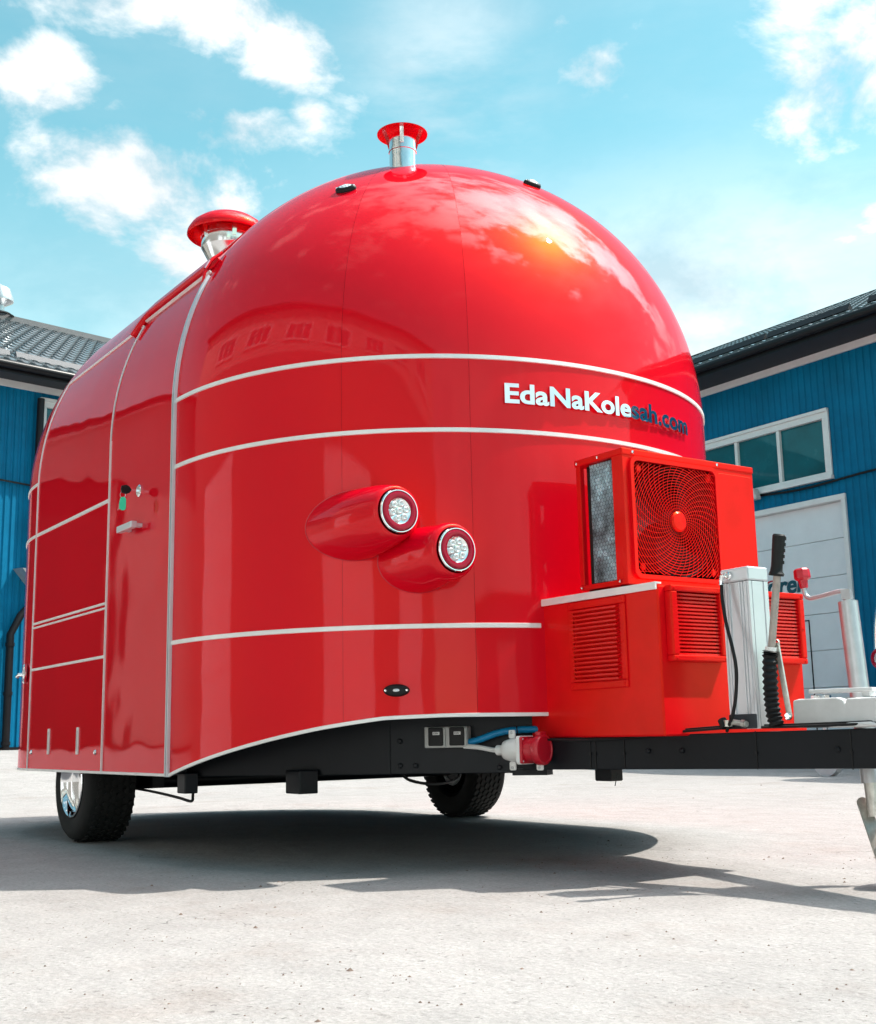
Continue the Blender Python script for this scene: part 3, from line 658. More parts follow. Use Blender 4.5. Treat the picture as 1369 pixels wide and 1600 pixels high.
mb = MB(); mb.prism(rrect(.008, .045, .003), -.001, .001, lambda u, v, hh: (kc.x-.004+hh, kc.y-.012+u+v*.2, kc.z-.046+v)); obj('spare_blade', mb, M['chrome'], K)

# lamp pods
def pod(y, z, xe, r0, r1, xb):
    mb = MB(); ln2 = xe-xb
    prof = [(r0*1.03, 0), (r0, ln2-.26), (r0*.965, ln2-.18), (r0*.905, ln2-.11), (r0*.83, ln2-.055), (.100, ln2-.026), (.0945, ln2-.010), (.088, ln2-.001), (.0825, ln2), (.080, ln2-.004)]
    
    n_ = 72; k0 = len(mb.v); mb.lathe(prof, (xb, y, z), (1, 0, 0), n_)
    # the body of the pod hangs a little below and outside its round face
    mb.v = [(v[0], v[1]-.020*min(1, max(0, (xe-v[0])/.16)), v[2]-.014*min(1, max(0, (xe-v[0])/.16))) for v in mb.v]; p = obj('lamp_pod', mb, M['red'], T, smooth=True, angle=60, out=(xb, y, z))
    zc = z-.004; c = (xe, y, z)
    mb = MB(); mb.lathe([(.0765, -.006), (.0772, .007), (.0745, .011), (.0718, .011), (.0690, .006)], c, (1, 0, 0), 60); obj('chrome_ring', mb, M['chrome'], p, smooth=True)
    mb = MB(); mb.lathe([(.0695, .008), (.066, .014), (.056, .016), (.047, .013), (.045, .008)], c, (1, 0, 0), 60); obj('red_ring', mb, M['dark_red'], p, smooth=True)
    mb = MB(); mb.lathe([(.0455, .009), (.040, .006), (0, .005)], c, (1, 0, 0), 48); obj('reflector', mb, M['led'], p, smooth=True)
    spots = [(0, 0)]+[(.028*math.cos(R(60*k+15)), .028*math.sin(R(60*k+15))) for k in range(6)]
    for a, b__ in spots:
        mb = MB(); cc = (c[0]+.006, c[1]+a, c[2]+b__)
        mb.lathe([(.0125, 0), (.012, .005), (.008, .008), (.004, .004), (0, .003)], cc, (1, 0, 0), 14); obj('led_lens', mb, M['lens'], p, smooth=True)
    return p
pod(-.893, 1.235, 1.105, .130, .107, .60)
pod(-.722, 1.099, 1.205, .120, .105, .85)
def body_f(p):
    pl_ = ((abs(p[0])/A)**SN+(abs(p[1])/W)**SN)**(1/SN); return pl_-1
def gasket(y, z, xe, r0, r1, xb):
    ln2 = xe-xb; prof = [(r0*1.03, 0), (r0, ln2-.26), (r0*.965, ln2-.18), (r0*.905, ln2-.11), (r0*.83, ln2-.055), (.100, ln2-.026), (.0945, ln2-.010), (.088, ln2-.001)]
    def surf(th, h):
        r_ = prof[-1][0]
        for (ra, ha), (rb_, hb_) in zip(prof, prof[1:]):
            if h <= hb_: r_ = ra+(rb_-ra)*(h-ha)/(hb_-ha); break
        x = xb+h; k_ = min(1, max(0, (xe-x)/.16)); return Vector((x, y-.020*k_+r_*math.cos(th), z-.014*k_+r_*math.sin(th)))
    pts = []
    for i in range(97):
        th = 2*math.pi*i/96; h = 0
        while h < ln2-.002 and body_f(surf(th, h)) < 0: h += .002
        pts.append(surf(th, h)+bow_n(a_of_y(surf(th, h).y))*.0005)
    mb = MB(); mb.tube(pts, .0022, 6, caps=False); return mb
obj('pod_gasket', gasket(-.893, 1.235, 1.105, .130, .107, .60), M['redplastic'], T, smooth=True)
obj('pod_gasket', gasket(-.722, 1.099, 1.205, .120, .105, .85), M['redplastic'], T, smooth=True)
# marker lights
def marker(p, n_, w_=.048, h_=.022, t_=(0, 0, 1), lens='lens', lw=.62):
    n_ = Vector(n_).normalized(); up_ = Vector(t_); s_ = up_.cross(n_).normalized(); up_ = n_.cross(s_); p = Vector(p)
    prof = [(1, 0), (1, .008), (.9, .014), (.7, .018)]; mb = MB(); n = 28; vs = []; fs = []
    for k, (r_, hh) in enumerate(prof):
        for i in range(n): a = 2*math.pi*i/n; vs.append(p+s_*w_*r_*math.cos(a)+up_*h_*r_*math.sin(a)+n_*hh)
    for k in range(len(prof)-1):
        for i in range(n): fs.append((k*n+i, k*n+(i+1) % n, (k+1)*n+(i+1) % n, (k+1)*n+i))
    fs.append(tuple((len(prof)-1)*n+i for i in range(n))); mb.add(vs, fs); o = obj('marker_light', mb, M['black'], T, smooth=True, angle=50)
    mb = MB(); vs = [p+s_*w_*lw*math.cos(2*math.pi*i/20)+up_*h_*lw*math.sin(2*math.pi*i/20)+n_*.0186 for i in range(20)]+[p+n_*.026]; mb.add(vs, [(i, (i+1) % 20, 20) for i in range(20)]); obj('lens', mb, M[lens], o, smooth=True)
    for q in (-.82, .82):
        mb = MB(); mb.lathe([(.0045, 0), (.004, .003), (0, .0035)], p+s_*w_*q+n_*.015, n_, 10); obj('screw', mb, M['chrome'], o)
mp_ = bow_pt(a_of_y(-.815), .627); marker(mp_, bow_n(a_of_y(-.815)), .046, .022, lw=.26)
def domept(x, y):
    q = (abs(x)/A)**SN+(abs(y)/W)**SN; z = ZS+H*(1-q**(SM/SN))**(1/SM); p = Vector((x, y, z)); return p, Vector((p.x/A**2, p.y/W**2, (p.z-ZS)/H**2)).normalized()
p, n_ = domept(.537, -.761); marker(p, n_, .046, .026, (0, 0, 1), 'lens')
p, n_ = domept(.765, .041); marker(p, n_, .046, .026, (0, 0, 1), 'lens')
p, n_ = domept(.537, .761); marker(p, n_, .046, .026, (0, 0, 1), 'lens')

# raised mirror lettering wrapped round the bow
vs, fs = text_mesh('EdaNaKolesah.com', 1, 0, .028)
vx0, vx1 = min(v[0] for v in vs), max(v[0] for v in vs); capH = .715
NA = 900; cum = [0]; a_s = a_of_y(-.455); a_e = a_of_y(.505); prevp = Vector(plan(a_s))
for i in range(1, NA+1):
    q = Vector(plan(a_s+(a_e-a_s)*i/NA)); cum.append(cum[-1]+(q-prevp).length); prevp = q
total = cum[-1]
import bisect
vs, fs = text_mesh('EdaNaKolesah.com', 1, .5, .028)
def on_bow(s, z, off):
    s = min(max(s, 0), total); i = min(NA-1, max(0, bisect.bisect(cum, s)-1)); fr = (s-cum[i])/(cum[i+1]-cum[i]); a = a_s+(a_e-a_s)*(i+fr)/NA
    x, y = plan(a); n_ = bow_n(a); return Vector((x, y, z))+n_*off
# split the lettering into single letters: connected pieces grouped by x-extent
adj = list(range(len(vs)))
def find(i):
    while adj[i] != i: adj[i] = adj[adj[i]]; i = adj[i]
    return i
for f_ in fs:
    for j in f_[1:]: adj[find(f_[0])] = find(j)
comps = {}
for f_ in fs: comps.setdefault(find(f_[0]), []).append(f_)
spans = []
for k, ff in comps.items():
    xs_ = [vs[i][0] for f_ in ff for i in f_]; spans.append([min(xs_), max(xs_), ff])
spans.sort(key=lambda s_: s_[0]); merged = []
for s_ in spans:
    if merged and s_[0] < merged[-1][1]-.05: merged[-1][1] = max(merged[-1][1], s_[1]); merged[-1][2] += s_[2]
    else: merged.append([s_[0], s_[1], list(s_[2])])
for s_ in merged:
    mb = MB(); ids = sorted({i for f_ in s_[2] for i in f_}); idx = {i: k for k, i in enumerate(ids)}
    mb.add([on_bow((vs[i][0]-vx0)/(vx1-vx0)*total, 1.673+vs[i][1]*.074/capH, .004+(vs[i][2]+.5)*.009) for i in ids], [tuple(idx[i] for i in f_) for f_ in s_[2]])
    obj('letter', mb, M['letter'], T)

# roof vents
def stripbar(a, b_, w_, mb):
    a, b_ = Vector(a), Vector(b_); d = (b_-a); s_ = d.cross(Vector((4.57, -3.1, .5))-a).normalized()*w_/2; n_ = d.cross(s_).normalized()*.0015
    return mb.obox((a+b_)/2, d/2, s_, n_)
p, n_ = domept(.475, -.44); VA = Vector((.475, -.44, 0))
mb = MB(); mb.lathe([(.058, p.z-.06), (.058, p.z+.055), (.061, p.z+.057), (.061, p.z+.068), (.058, p.z+.070), (.058, p.z+.108), (.060, p.z+.110), (.058, p.z+.112), (.052, p.z+.111), (.052, p.z+.0)], VA, n=36); v1 = obj('roof_vent', mb, M['stainless'], T, smooth=True, label='small stainless vent with conical red cap')
mb = MB(); mb.lathe([(0, p.z+.176), (.05, p.z+.164), (.110, p.z+.140), (.1105, p.z+.143), (.055, p.z+.168), (0, p.z+.183)], VA, n=44); obj('cap', mb, M['red'], v1, smooth=True, angle=50)
for a in (-35, 85, 205): 
    mb = MB(); c, s_ = math.cos(R(a)), math.sin(R(a)); stripbar(VA+Vector((.059*c, .059*s_, p.z+.08)), VA+Vector((.080*c, .080*s_, p.z+.152)), .016, mb); obj('cap_strap', mb, M['stainless'], v1)
p = sec(math.acos(.50/W), -1.1); VB = Vector((-1.20, -.50, 0)); zb = 3.015
mb = MB(); mb.lathe([(.080, zb-.12), (.083, zb-.02), (.138, zb+.085), (.141, zb+.09), (.141, zb+.150), (.145, zb+.152), (.145, zb+.160), (.141, zb+.162), (.141, zb+.185), (.134, zb+.185), (.134, zb+.08)], VB, n=48); v2 = obj('roof_vent', mb, M['stainless'], T, smooth=True, label='large stainless extractor vent with domed red cap')
mb = MB(); mb.lathe([(0, zb+.275), (.1, zb+.26), (.17, zb+.225), (.205, zb+.19), (.213, zb+.160), (.219, zb+.166), (.217, zb+.185), (.195, zb+.222), (.15, zb+.256), (.09, zb+.28), (.04, zb+.288), (0, zb+.29)], VB, n=56); obj('cap', mb, M['red'], v2, smooth=True, angle=60)
for a in (-75, -10, 120, 200):
    mb = MB(); c, s_ = math.cos(R(a)), math.sin(R(a)); stripbar(VB+Vector((.143*c, .143*s_, zb+.12)), VB+Vector((.160*c, .160*s_, zb+.22)), .022, mb); obj('cap_strap', mb, M['stainless'], v2)

# front cabinet below the air conditioner
XB = 1.77
mb = MB(); poly = [(1.10, -.330), (XB, -.330), (XB, .360), (1.10, .360)]
mb.prism([(1.10, -.330), (XB, -.330), (XB, .360), (1.10, .360)], .452, .935, lambda u, v, hh: (u, v, hh)); cab = obj('front_cabinet', mb, M['red2'], T, bevel=.006)
mb = MB(); mb.obox((1.475, -.336, .930), (.295, 0, 0), (0, .004, 0), (0, 0, .010)); mb.obox((1.475, -.325, .9415), (.295, 0, 0), (0, .014, 0), (0, 0, .003)); obj('cabinet_trim', mb, M['trim'], cab)
def louvre(c, u_, n_, w_, h_, fw_, fh_, k, deep=.02, dark=False):
    """louvred grille: frame plus separate slats; u_ across, n_ outwards"""
    c, u_, n_ = Vector(c), Vector(u_), Vector(n_); z_ = Vector((0, 0, 1)); mb = MB(); fr = .003
    for (a, b_, s1, s2) in ((0, (h_+fh_)/4, fw_/2, (fh_-h_)/4), (0, -(h_+fh_)/4, fw_/2, (fh_-h_)/4), ((w_+fw_)/4, 0, (fw_-w_)/4, h_/2), (-(w_+fw_)/4, 0, (fw_-w_)/4, h_/2)):
        mb.obox(c+u_*a+z_*b_+n_*deep/2, u_*s1, n_*deep/2, z_*s2)
    f_ = obj('louvre_panel', mb, M['red2'], T, bevel=.004)
    mb = MB(); mb.obox(c+n_*.0015, u_*w_/2, n_*.0012, z_*h_/2); obj('recess', mb, M['dark'] if dark else M['red2'], f_)
    p_ = h_/k; src = None
    for i in range(k):
        zc = -h_/2+(i+.5)*p_
        if src is None:
            mb = MB(); mb.obox((0, 0, 0), u_*w_/2*.995, n_*.009+z_*-.004, n_*.0008+z_*.0016); mb.obox(n_*.0095+z_*-.0045, u_*w_/2*.995, n_*.0016, z_*.0030)
            me = bpy.data.meshes.new('slat'); me.from_pydata(mb.v, [], mb.f); me.materials.append(M['red2']); src = me
        o = bpy.data.objects.new('slat', src); col.objects.link(o); o.parent = f_; o.location = c+n_*.0105+z_*(zc+.002)-f_.location
    for a, b_ in ((-1, 1), (1, 1), (-1, -1), (1, -1), (1, 0)):
        mb = MB(); q = c+u_*a*(fw_+w_)/4+z_*b_*(fh_*.46)+n_*deep; mb.lathe([(.0045, 0), (.004, .002), (0, .003)], q, n_, 10); obj('rivet', mb, M['red2'], f_)
    return f_
louvre((XB, -.174, .811), (0, 1, 0), (1, 0, 0), .198, .206, .254, .246, 17, .032)
louvre((XB, .226, .811), (0, 1, 0), (1, 0, 0), .198, .206, .250, .246, 17, .032)
louvre((1.475, -.330, .765), (1, 0, 0), (0, -1, 0), .235, .252, .290, .305, 17, .008)

# air conditioner
ax0, ax1, ay0, ay1, az0, az1 = 1.386, 1.627, -.320, .330, .955, 1.418
mb = MB(); t_ = .018
mb.box((ax0, ay0, az0), (ax1-.02, ay1, az0+t_)); mb.box((ax0, ay1-t_, az0+t_), (ax1-.02, ay1, az1-t_)); mb.box((ax0, ay0+.05, az0+t_), (ax0+.004, ay1-t_, az1-t_))
for z0_, z1_ in ((az0+t_, az1-t_),): mb.box((ax0, ay0, z0_), (ax0+.022, ay0+.02, z1_)); mb.box((ax1-.055, ay0, z0_), (ax1-.02, ay0+.02, z1_))
ac = obj('air_conditioner', mb, M['red2'], T, bevel=.003)
mb = MB(); mb.prism([(ax0-.004, ay0-.004), (ax1+.003, ay0-.004), (ax1+.003, ay1+.004), (ax0-.004, ay1+.004)], az1-.020, az1+.004, lambda u, v, hh: (u, v, hh)); obj('top_cover', mb, M['red2'], ac, bevel=.004)
# front fascia with the square fan opening
fy0, fy1, fz0, fz1 = -.283, .122, .985, 1.385
mb = MB()
for a, b_ in (((ay0, az0), (fy0, az1-.02)), ((fy1, az0), (ay1, az1-.02)), ((fy0, az0), (fy1, fz0)), ((fy0, fz1), (fy1, az1-.02))): mb.box((ax1-.02, a[0], a[1]), (ax1, b_[0], b_[1]))
obj('fascia', mb, M['red2'], ac)
mb = MB(); o1 = rrect(.428, .422, .03); i1 = rrect(.398, .392, .022); n = len(o1); cy, cz = (fy0+fy1)/2, (fz0+fz1)/2
for o_, i_, hh in ((o1, i1, .012),):
    vs_ = [(ax1+h2, cy+q[0], cz+q[1]) for ol in (o_, i_) for h2 in (0, hh) for q in ol]; fs_ = []
    for k in range(n):
        k2 = (k+1) % n; fs_ += [(k, k2, n+k2, n+k), (n+k, n+k2, 3*n+k2, 3*n+k), (3*n+k, 3*n+k2, 2*n+k2, 2*n+k)]
    mb.add(vs_, fs_)
obj('grille_frame', mb, M['red2'], ac, smooth=True, angle=30)
mb = MB(); mb.prism(rrect(.185, .385, .018), 0, .008, lambda u, v, hh: (ax1+hh, .2265+u, 1.190+v)); obj('service_panel', mb, M['red2'], ac, bevel=.004)
hc = Vector((ax1+.008, -.079, 1.182))
def inside(y, z): return abs(y-cy) < .197 and abs(z-cz) < .194
gr = MB()
for k in range(24):
    r_ = .048+k*.0098; pts = []
    for i in range(97):
        a = 2*math.pi*i/96; y, z = hc.y+r_*math.cos(a), hc.z+r_*math.sin(a)
        if inside(y, z): pts.append((hc.x-.002+.004*(1-r_/.3), y, z))
        else:
            if len(pts) > 1: gr.tube(pts, .0016, 4)
            pts = []
    if len(pts) > 1: gr.tube(pts, .0016, 4)
for k in range(40):
    a0 = 2*math.pi*k/40; pts = []
    for i in range(40):
        r_ = .036+i*.0062; a = a0-.9*(r_/.25)**1.15; y, z = hc.y+r_*math.cos(a), hc.z+r_*math.sin(a)
        if not inside(y, z): break
        pts.append((hc.x+.0015+.004*(1-r_/.3), y, z))
    if len(pts) > 1: gr.tube(pts, .0009, 4)
obj('fan_grille', gr, M['red2'], ac)
mb = MB(); mb.lathe([(.036, -.004), (.036, .006), (.030, .011), (0, .013)], hc, (1, 0, 0), 32); obj('grille_hub', mb, M['red2'], ac, smooth=True)
mb = MB()
for k in range(3):
    for i in range(8):
        a = 2*math.pi*k/3; rows = []
    rows = []
    for i in range(9):
        r_ = .04+i*.018; rows.append([(ax1-.065+.05*(j/6)-.01, hc.y+r_*math.cos(2*math.pi*k/3+j*.16+i*.06), hc.z+r_*math.sin(2*math.pi*k/3+j*.16+i*.06)) for j in range(7)])
    mb.grid(rows)
mb.lathe([(.045, -.02), (.045, .05), (0, .055)], (ax1-.08, hc.y, hc.z), (1, 0, 0), 24)
obj('fan', mb, M['dark_red'] if False else mat('dark_red_blades', (.02, .001, .002), .6, var=(8, .1)), ac, smooth=True)
mb = MB(); mb.lathe([(.195, 0), (.188, -.10)], (ax1-.003, hc.y, hc.z), (1, 0, 0), 48); mb.box((ax0+.006, ay0+.052, az0+.02), (ax0+.010, fy1+.02, az1-.022)); mb.box((ax0+.006, fy1+.02, az0+.02), (ax1-.022, fy1+.026, az1-.022)); obj('fan_shroud', mb, M['dark'], ac, smooth=True)
# coil on the open side: fins with painted glints behind hexagonal guard mesh
mb = MB(); k = 0
x_ = ax0+.060
while x_ < ax1-.058:
    mb.box((x_, ay0+.014, az0+.022), (x_+.0007, ay0+.03, az1-.024)); x_ += .0028
mb.box((ax0+.056, ay0+.03, az0+.020), (ax1-.054, ay0+.034, az1-.022)); obj('coil', mb, M['coil'], ac)
mb = MB(); mb.box((ax0+.022, ay0+.034, az0+.018), (ax0+.056, ay0+.036, az1-.02)); obj('coil_gap', mb, M['dark'], ac)
mb = MB(); hx_ = .0085; r_i = 0; z_ = az0+.024
hexs = []
while z_ < az1-.026:
    x_ = ax0+.062+(hx_ if r_i % 2 else 0)
    while x_ < ax1-.058:
        pts = [(x_+hx_*.98*math.cos(R(60*q+30)), ay0+.010, z_+hx_*.98*math.sin(R(60*q+30))) for q in range(4)]
        mb.tube(pts, .0007, 3, caps=False); x_ += hx_*1.732
    z_ += hx_*1.5; r_i += 1
obj('guard_mesh', mb, M['roof_dark'], ac, kind='stuff')
for y, z in ((ay0+.045, az1-.008), (-.02+.16, az1-.008)):
    mb = MB(); mb.lathe([(.006, 0), (.005, .003), (0, .004)], (ax1+.003, y, z), (1, 0, 0), 12); obj('screw', mb, M['chrome'], ac, smooth=True)
for x, z in ((ax0+.010, az1-.010), (ax1-.035, az0+.012), (ax0+.012, az0+.01), (ax0+.12, az1-.008)):
    mb = MB(); mb.lathe([(.0055, 0), (.005, .003), (0, .004)], (x, ay0-.004, z), (0, -1, 0), 12); obj('screw', mb, M['chrome'], ac, smooth=True)
for y, z in ((cy-.17, cz+.17), (cy+.17, cz+.17), (cy-.17, cz-.17), (cy+.17, cz-.17)):
    mb = MB(); mb.lathe([(.013, 0), (.010, .004), (0, .004)], (ax1+.002, y, z), (1, 0, 0), 14); obj('grille_boss', mb, M['red2'], ac, smooth=True)
for x in (1.42, 1.58):
    mb = MB(); mb.box((x-.02, ay0+.03, .937), (x+.02, ay0+.09, .956)); mb.box((x-.02, ay1-.09, .937), (x+.02, ay1-.03, .956)); obj('rubber_foot', mb, M['black'], ac)

# chassis
def plate(a, b_, z0, z1, th, name='chassis_rail', material=None, parent=T, zb0=None):
    a, b_ = Vector((*a, 0)), Vector((*b_, 0)); d = (b_-a).normalized(); n_ = Vector((-d.y, d.x, 0)); mb = MB()
    z0a, z0b = (z0 if isinstance(z0, tuple) else (z0, z0)); z1a, z1b = (z1 if isinstance(z1, tuple) else (z1, z1))
    vs_ = [Vector((p.x, p.y, z))+n_*o for p, z in ((a, z0a), (b_, z0b)) for o in (0, th)]+[Vector((p.x, p.y, z))+n_*o for p, z in ((a, z1a), (b_, z1b)) for o in (0, th)]
    mb.add(vs_, [(0,2,3,1),(4,5,7,6),(0,4,6,2),(1,3,7,5),(0,1,5,4),(2,6,7,3)]); return obj(name, mb, material or M['chassis'], parent, bevel=.003)
plate((-.02, -1.18), (.656, -.656), .328, .53, .05)
plate((.656, -.656), (1.085, -.300), .329, .54, .05)
plate((1.085, .300), (.656, .656), .329, .54, .05)
plate((.656, .656), (-.02, 1.18), .328, .53, .05)
mb = MB(); mb.box((-.10, -1.20, .334), (-.02, 1.20, .50)); mb.box((-LB, -1.20, .334), (-LB+.08, 1.20, .50)); mb.box((-LB, -.85, .36), (-.10, -.79, .50)); mb.box((-LB, .79, .36), (-.10, .85, .50)); mb.box((.60, -.62, .335), (.66, .62, .50)); obj('cross_member', mb, M['chassis'], T)
plate((1.12, -.392), (2.75, .043), (.343, .352), (.450, .470), .055, 'drawbar_rail')
plate((2.75, -.043), (1.12, .392), (.352, .343), (.470, .450), .055, 'drawbar_rail')
mb = MB(); mb.obox((1.06, -.30, .333), (.05, .04, 0), (-.02, .03, 0), (0, 0, .012)); obj('packer_plate', mb, M['chassis'], T)
for c, s_ in (((0.0, -1.185, .295), (.040, .028, .030)), ((.385, -.885, .296), (.058, .040, .034)), ((1.285, -.135, .318), (.042, .03, .020))):
    mb = MB(); mb.box((c[0]-s_[0], c[1]-s_[1], c[2]-s_[2]), (c[0]+s_[0], c[1]+s_[1], c[2]+s_[2]+.02)); obj('jacking_block', mb, M['chassis'], T, bevel=.005)
mb = MB(); mb.tube(smooth_path([(.02, -1.17, .275), (.014, -1.168, .252), (-.006, -1.16, .239), (-.04, -1.15, .233), (-.12, -1.13, .230), (-.35, -1.08, .234), (-.75, -1.03, .245), (-1.15, -.98, .25)]), .006, 8); obj('brake_cable', mb, M['black'], T, smooth=True)
mb = MB(); mb.tube(smooth_path([(.60, -.58, .335), (.55, -.50, .30), (.40, -.30, .275), (.1, 0, .265), (-.4, .4, .262), (-1.1, .9, .262)]), .006, 8); obj('brake_cable', mb, M['black'], T, smooth=True)
mb = MB(); mb.tube([(-1.34, -1.02, .272), (-1.34, 1.02, .272)], .035, 16); mb.box((-1.40, -.90, .25), (-1.10, -.84, .36)); mb.box((-1.40, .84, .25), (-1.10, .90, .36)); obj('axle', mb, M['chassis'], T, smooth=True)
for (s_, z_) in ((.04, .36), (.04, .45), (.10, .36), (.42, .35), (.47, .35)):
    q = Vector((.656, -.656, 0))+Vector((.770, .638, 0))*s_+Vector((.636, -.772, 0))*.001; mb = MB(); mb.lathe([(.010, 0), (.010, .007), (.006, .009), (0, .009)], (q.x, q.y, z_), (.636, -.772, 0), 6); obj('bolt', mb, M['chassis'], T)
for x_ in (1.62, 1.74, 2.24):
    q = Vector((x_, -.392+(x_-1.12)*.2669, 0))+Vector((.2577, -.966, 0))*.001; mb = MB(); mb.lathe([(.009, 0), (.009, .006), (.005, .008), (0, .008)], (q.x, q.y, .405), (.2577, -.966, 0), 6); obj('bolt', mb, M['chassis'], T)
# wheels
def wheel(y_out, side):
    """side -1: outer face towards -Y"""
    c = Vector((-1.34, y_out, .2785)); K_ = 1.027; ax = (0, side, 0); r_ = .272; w_ = .232
    prof = [(.158, -.012), (.165, -.004), (.185, .0), (.215, .004), (.240, -.002), (.255, -.014), (.259, -.026), (.2625, -.045), (.2635, -.10), (.2625, -w_+.045), (.259, -w_+.026), (.255, -w_+.014), (.240, -w_+.002), (.215, -w_), (.165, -w_+.006), (.158, -w_+.015)]
    mb = MB(); mb.lathe([(r__*K_, h__) for r__, h__ in prof], c, ax, 72); wh = obj('wheel', mb, M['rubber'], T, smooth=True, angle=50)
    tr = MB(); n = 44
    for row in range(6):
        w0 = -.036-row*.0315
        for k in range(n):
            a = 2*math.pi*(k+(.5 if row % 2 else 0))/n; da = 2*math.pi/n*.41; vs_ = []
            for hh, rr in ((0, .2690), (1, .2780)):
                for s0, s1 in ((-1, -.2), (-.5, 1), (.5, .75), (1, -.1), (.6, -1), (-.6, -.8)):
                    aa = a+da*s0; ww = w0-.0135+.0135*s1+.004*math.sin(s0*3); vs_.append(c+Vector((rr*math.cos(aa), side*ww, rr*math.sin(aa))))
            m_ = 6; tr.add(vs_, [tuple(range(m_-1, -1, -1)), tuple(range(m_, 2*m_))]+[(i, (i+1) % m_, m_+(i+1) % m_, m_+i) for i in range(m_)])
    obj('tread', tr, M['rubber'], wh, kind='stuff')
    mb = MB(); mb.lathe([(.160, -.015), (.162, .0), (.156, .003), (.150, -.004), (.143, -.022), (.132, -.040), (.110, -.044), (.085, -.043), (.050, -.040), (.0, -.038)], c, ax, 64); obj('rim', mb, M['chrome'], wh, smooth=True, angle=60)
    mb = MB(); mb.lathe([(.158, -w_+.014), (.150, -w_+.02), (.140, -w_+.06), (.135, -.06)], c, ax, 48); mb.lathe([(0, -w_+.03), (.095, -w_+.035), (.10, -w_+.07), (.10, -.06)], c, ax, 32); obj('hub', mb, M['chassis'], wh, smooth=True)
    mb = MB(); q = c+Vector((.105, side*-.042, -.085)); mb.lathe([(.006, 0), (.006, .012), (0, .014)], q, ax, 10); obj('valve', mb, M['black'], wh)
    mb = MB(); mb.lathe([(.10, -w_+.03), (.085, -w_+.022), (.07, -w_+.028)], c, ax, 24); obj('hub_cap_ring', mb, M['galv'], wh, smooth=True)
wheel(-1.215, -1); wheel(1.225, 1)
for s in (-1, 1):
    mb = MB(); mb.grid([[(-1.34+.33*math.cos(math.pi*i/20), s*y, .272+.06+.22*math.sin(math.pi*i/20)) for y in (.96, 1.245)] for i in range(21)]); obj('wheel_arch', mb, M['chassis'], T)

# sockets, hose and plug under the bow
PD = Vector((.770, .638, 0)).normalized(); PN = Vector((.636, -.772, 0)); P0 = Vector((.656, -.656, 0))
def pl(s, o, z): q = P0+PD*s+PN*o; return Vector((q.x, q.y, z))
mb = MB(); mb.prism([(0, 0), (0, .05), (.012, .056), (.165, .056), (.165, 0)], .424, .500, lambda u, v, hh: pl(.150+u, v, hh)); sb = obj('switch_box', mb, M['grey_box'], T, bevel=.004)
for s in (.198, .278):
    mb = MB(); mb.prism(rrect(.070, .070, .008), .057, .066, lambda u, v, hh: pl(s+u, hh, .462+v)); q = obj('socket_frame', mb, M['grey_box'], sb, bevel=.003)
    mb = MB(); mb.prism(rrect(.056, .066, .005), .0665, .074, lambda u, v, hh: pl(s+.001+u, hh, .464+v)); obj('flap', mb, M['black'], sb, bevel=.003)
    mb = MB(); mb.prism(rrect(.026, .011, .001), .0745, .0752, lambda u, v, hh: pl(s+.004+u, hh, .476+v)); obj('sticker', mb, M['white_pl'], sb)
    vs_, fs_ = text_mesh('220V', 1, .02, .02); mb = MB(); mb.add([pl(s+.004+(v[0]-1.2)*.0098, .0754+v[2]*.01, .4735+v[1]*.0080) for v in vs_], fs_); obj('print', mb, M['black'], sb)
mb = MB(); mb.tube(smooth_path([pl(.300, .045, .428), pl(.36, .075, .424), pl(.42, .10, .414), pl(.455, .12, .412)]), .0085, 10); obj('grey_cable', mb, M['white_pl'], T, smooth=True)
mb = MB(); mb.tube(smooth_path([pl(.29, .03, .436), pl(.36, .045, .452), pl(.43, .05, .474), pl(.50, .05, .483), pl(.60, .04, .484), pl(.70, .02, .488)]), .0125, 12); obj('water_hose', mb, M['blue_hose'], T, smooth=True)
pc = pl(.455, .13, .413); pax = (PD*.93+PN*.37+Vector((0, 0, .0))).normalized()
mb = MB(); mb.lathe([(0, -.012), (.018, -.012), (.018, .012), (.022, .014), (.034, .024), (.040, .05), (.0415, .098), (.0, .098)], pc, pax, 28); pg = obj('inlet_housing', mb, M['white_pl'], T, smooth=True, angle=40)
side_ = Vector((0, 0, 1)).cross(pax).normalized()
mb = MB(); mb.prism(rrect(.098, .098, .010), .098, .112, lambda u, v, hh: pc+pax*hh+side_*u+Vector((0, 0, v))); obj('flange', mb, M['white_pl'], pg, bevel=.003)
mb = MB(); mb.prism(rrect(.092, .092, .008), .1125, .122, lambda u, v, hh: pc+pax*hh+side_*u+Vector((0, 0, v))); mb.lathe([(.043, .115), (.043, .15), (.045, .152), (.045, .166)], pc, pax, 36); obj('inlet_socket', mb, M['redplastic'], pg, smooth=True, angle=30)
mb = MB(); mb.lathe([(.051, .160), (.053, .163), (.053, .184), (.050, .188), (.044, .189), (.042, .186), (0, .186)], pc, pax, 44); mb.obox(pc+pax*.172+Vector((0, 0, .056)), pax*.010, side_*.018, Vector((0, 0, .006))); obj('inlet_lid', mb, M['redplastic'], pg, smooth=True, angle=40)
for z_ in (-.055, .055):
    for h_ in (.052, .165):
        if h_ > .1 and z_ > 0: continue
        mb = MB(); mb.prism(rrect(.026, .030, .006), -.004, .004, lambda u, v, hh: pc+pax*(h_+u)+Vector((0, 0, z_+v))+side_*(hh)); q = obj('lug', mb, M['white_pl'], pg, bevel=.002)
        mb = MB(); mb.lathe([(.0055, 0), (.005, .003), (0, .003)], pc+pax*h_+Vector((0, 0, z_*1.1))+side_*(.004 if side_.y < 0 else -.004), side_ if side_.y < 0 else -side_, 10); obj('screw', mb, M['galv'], pg)
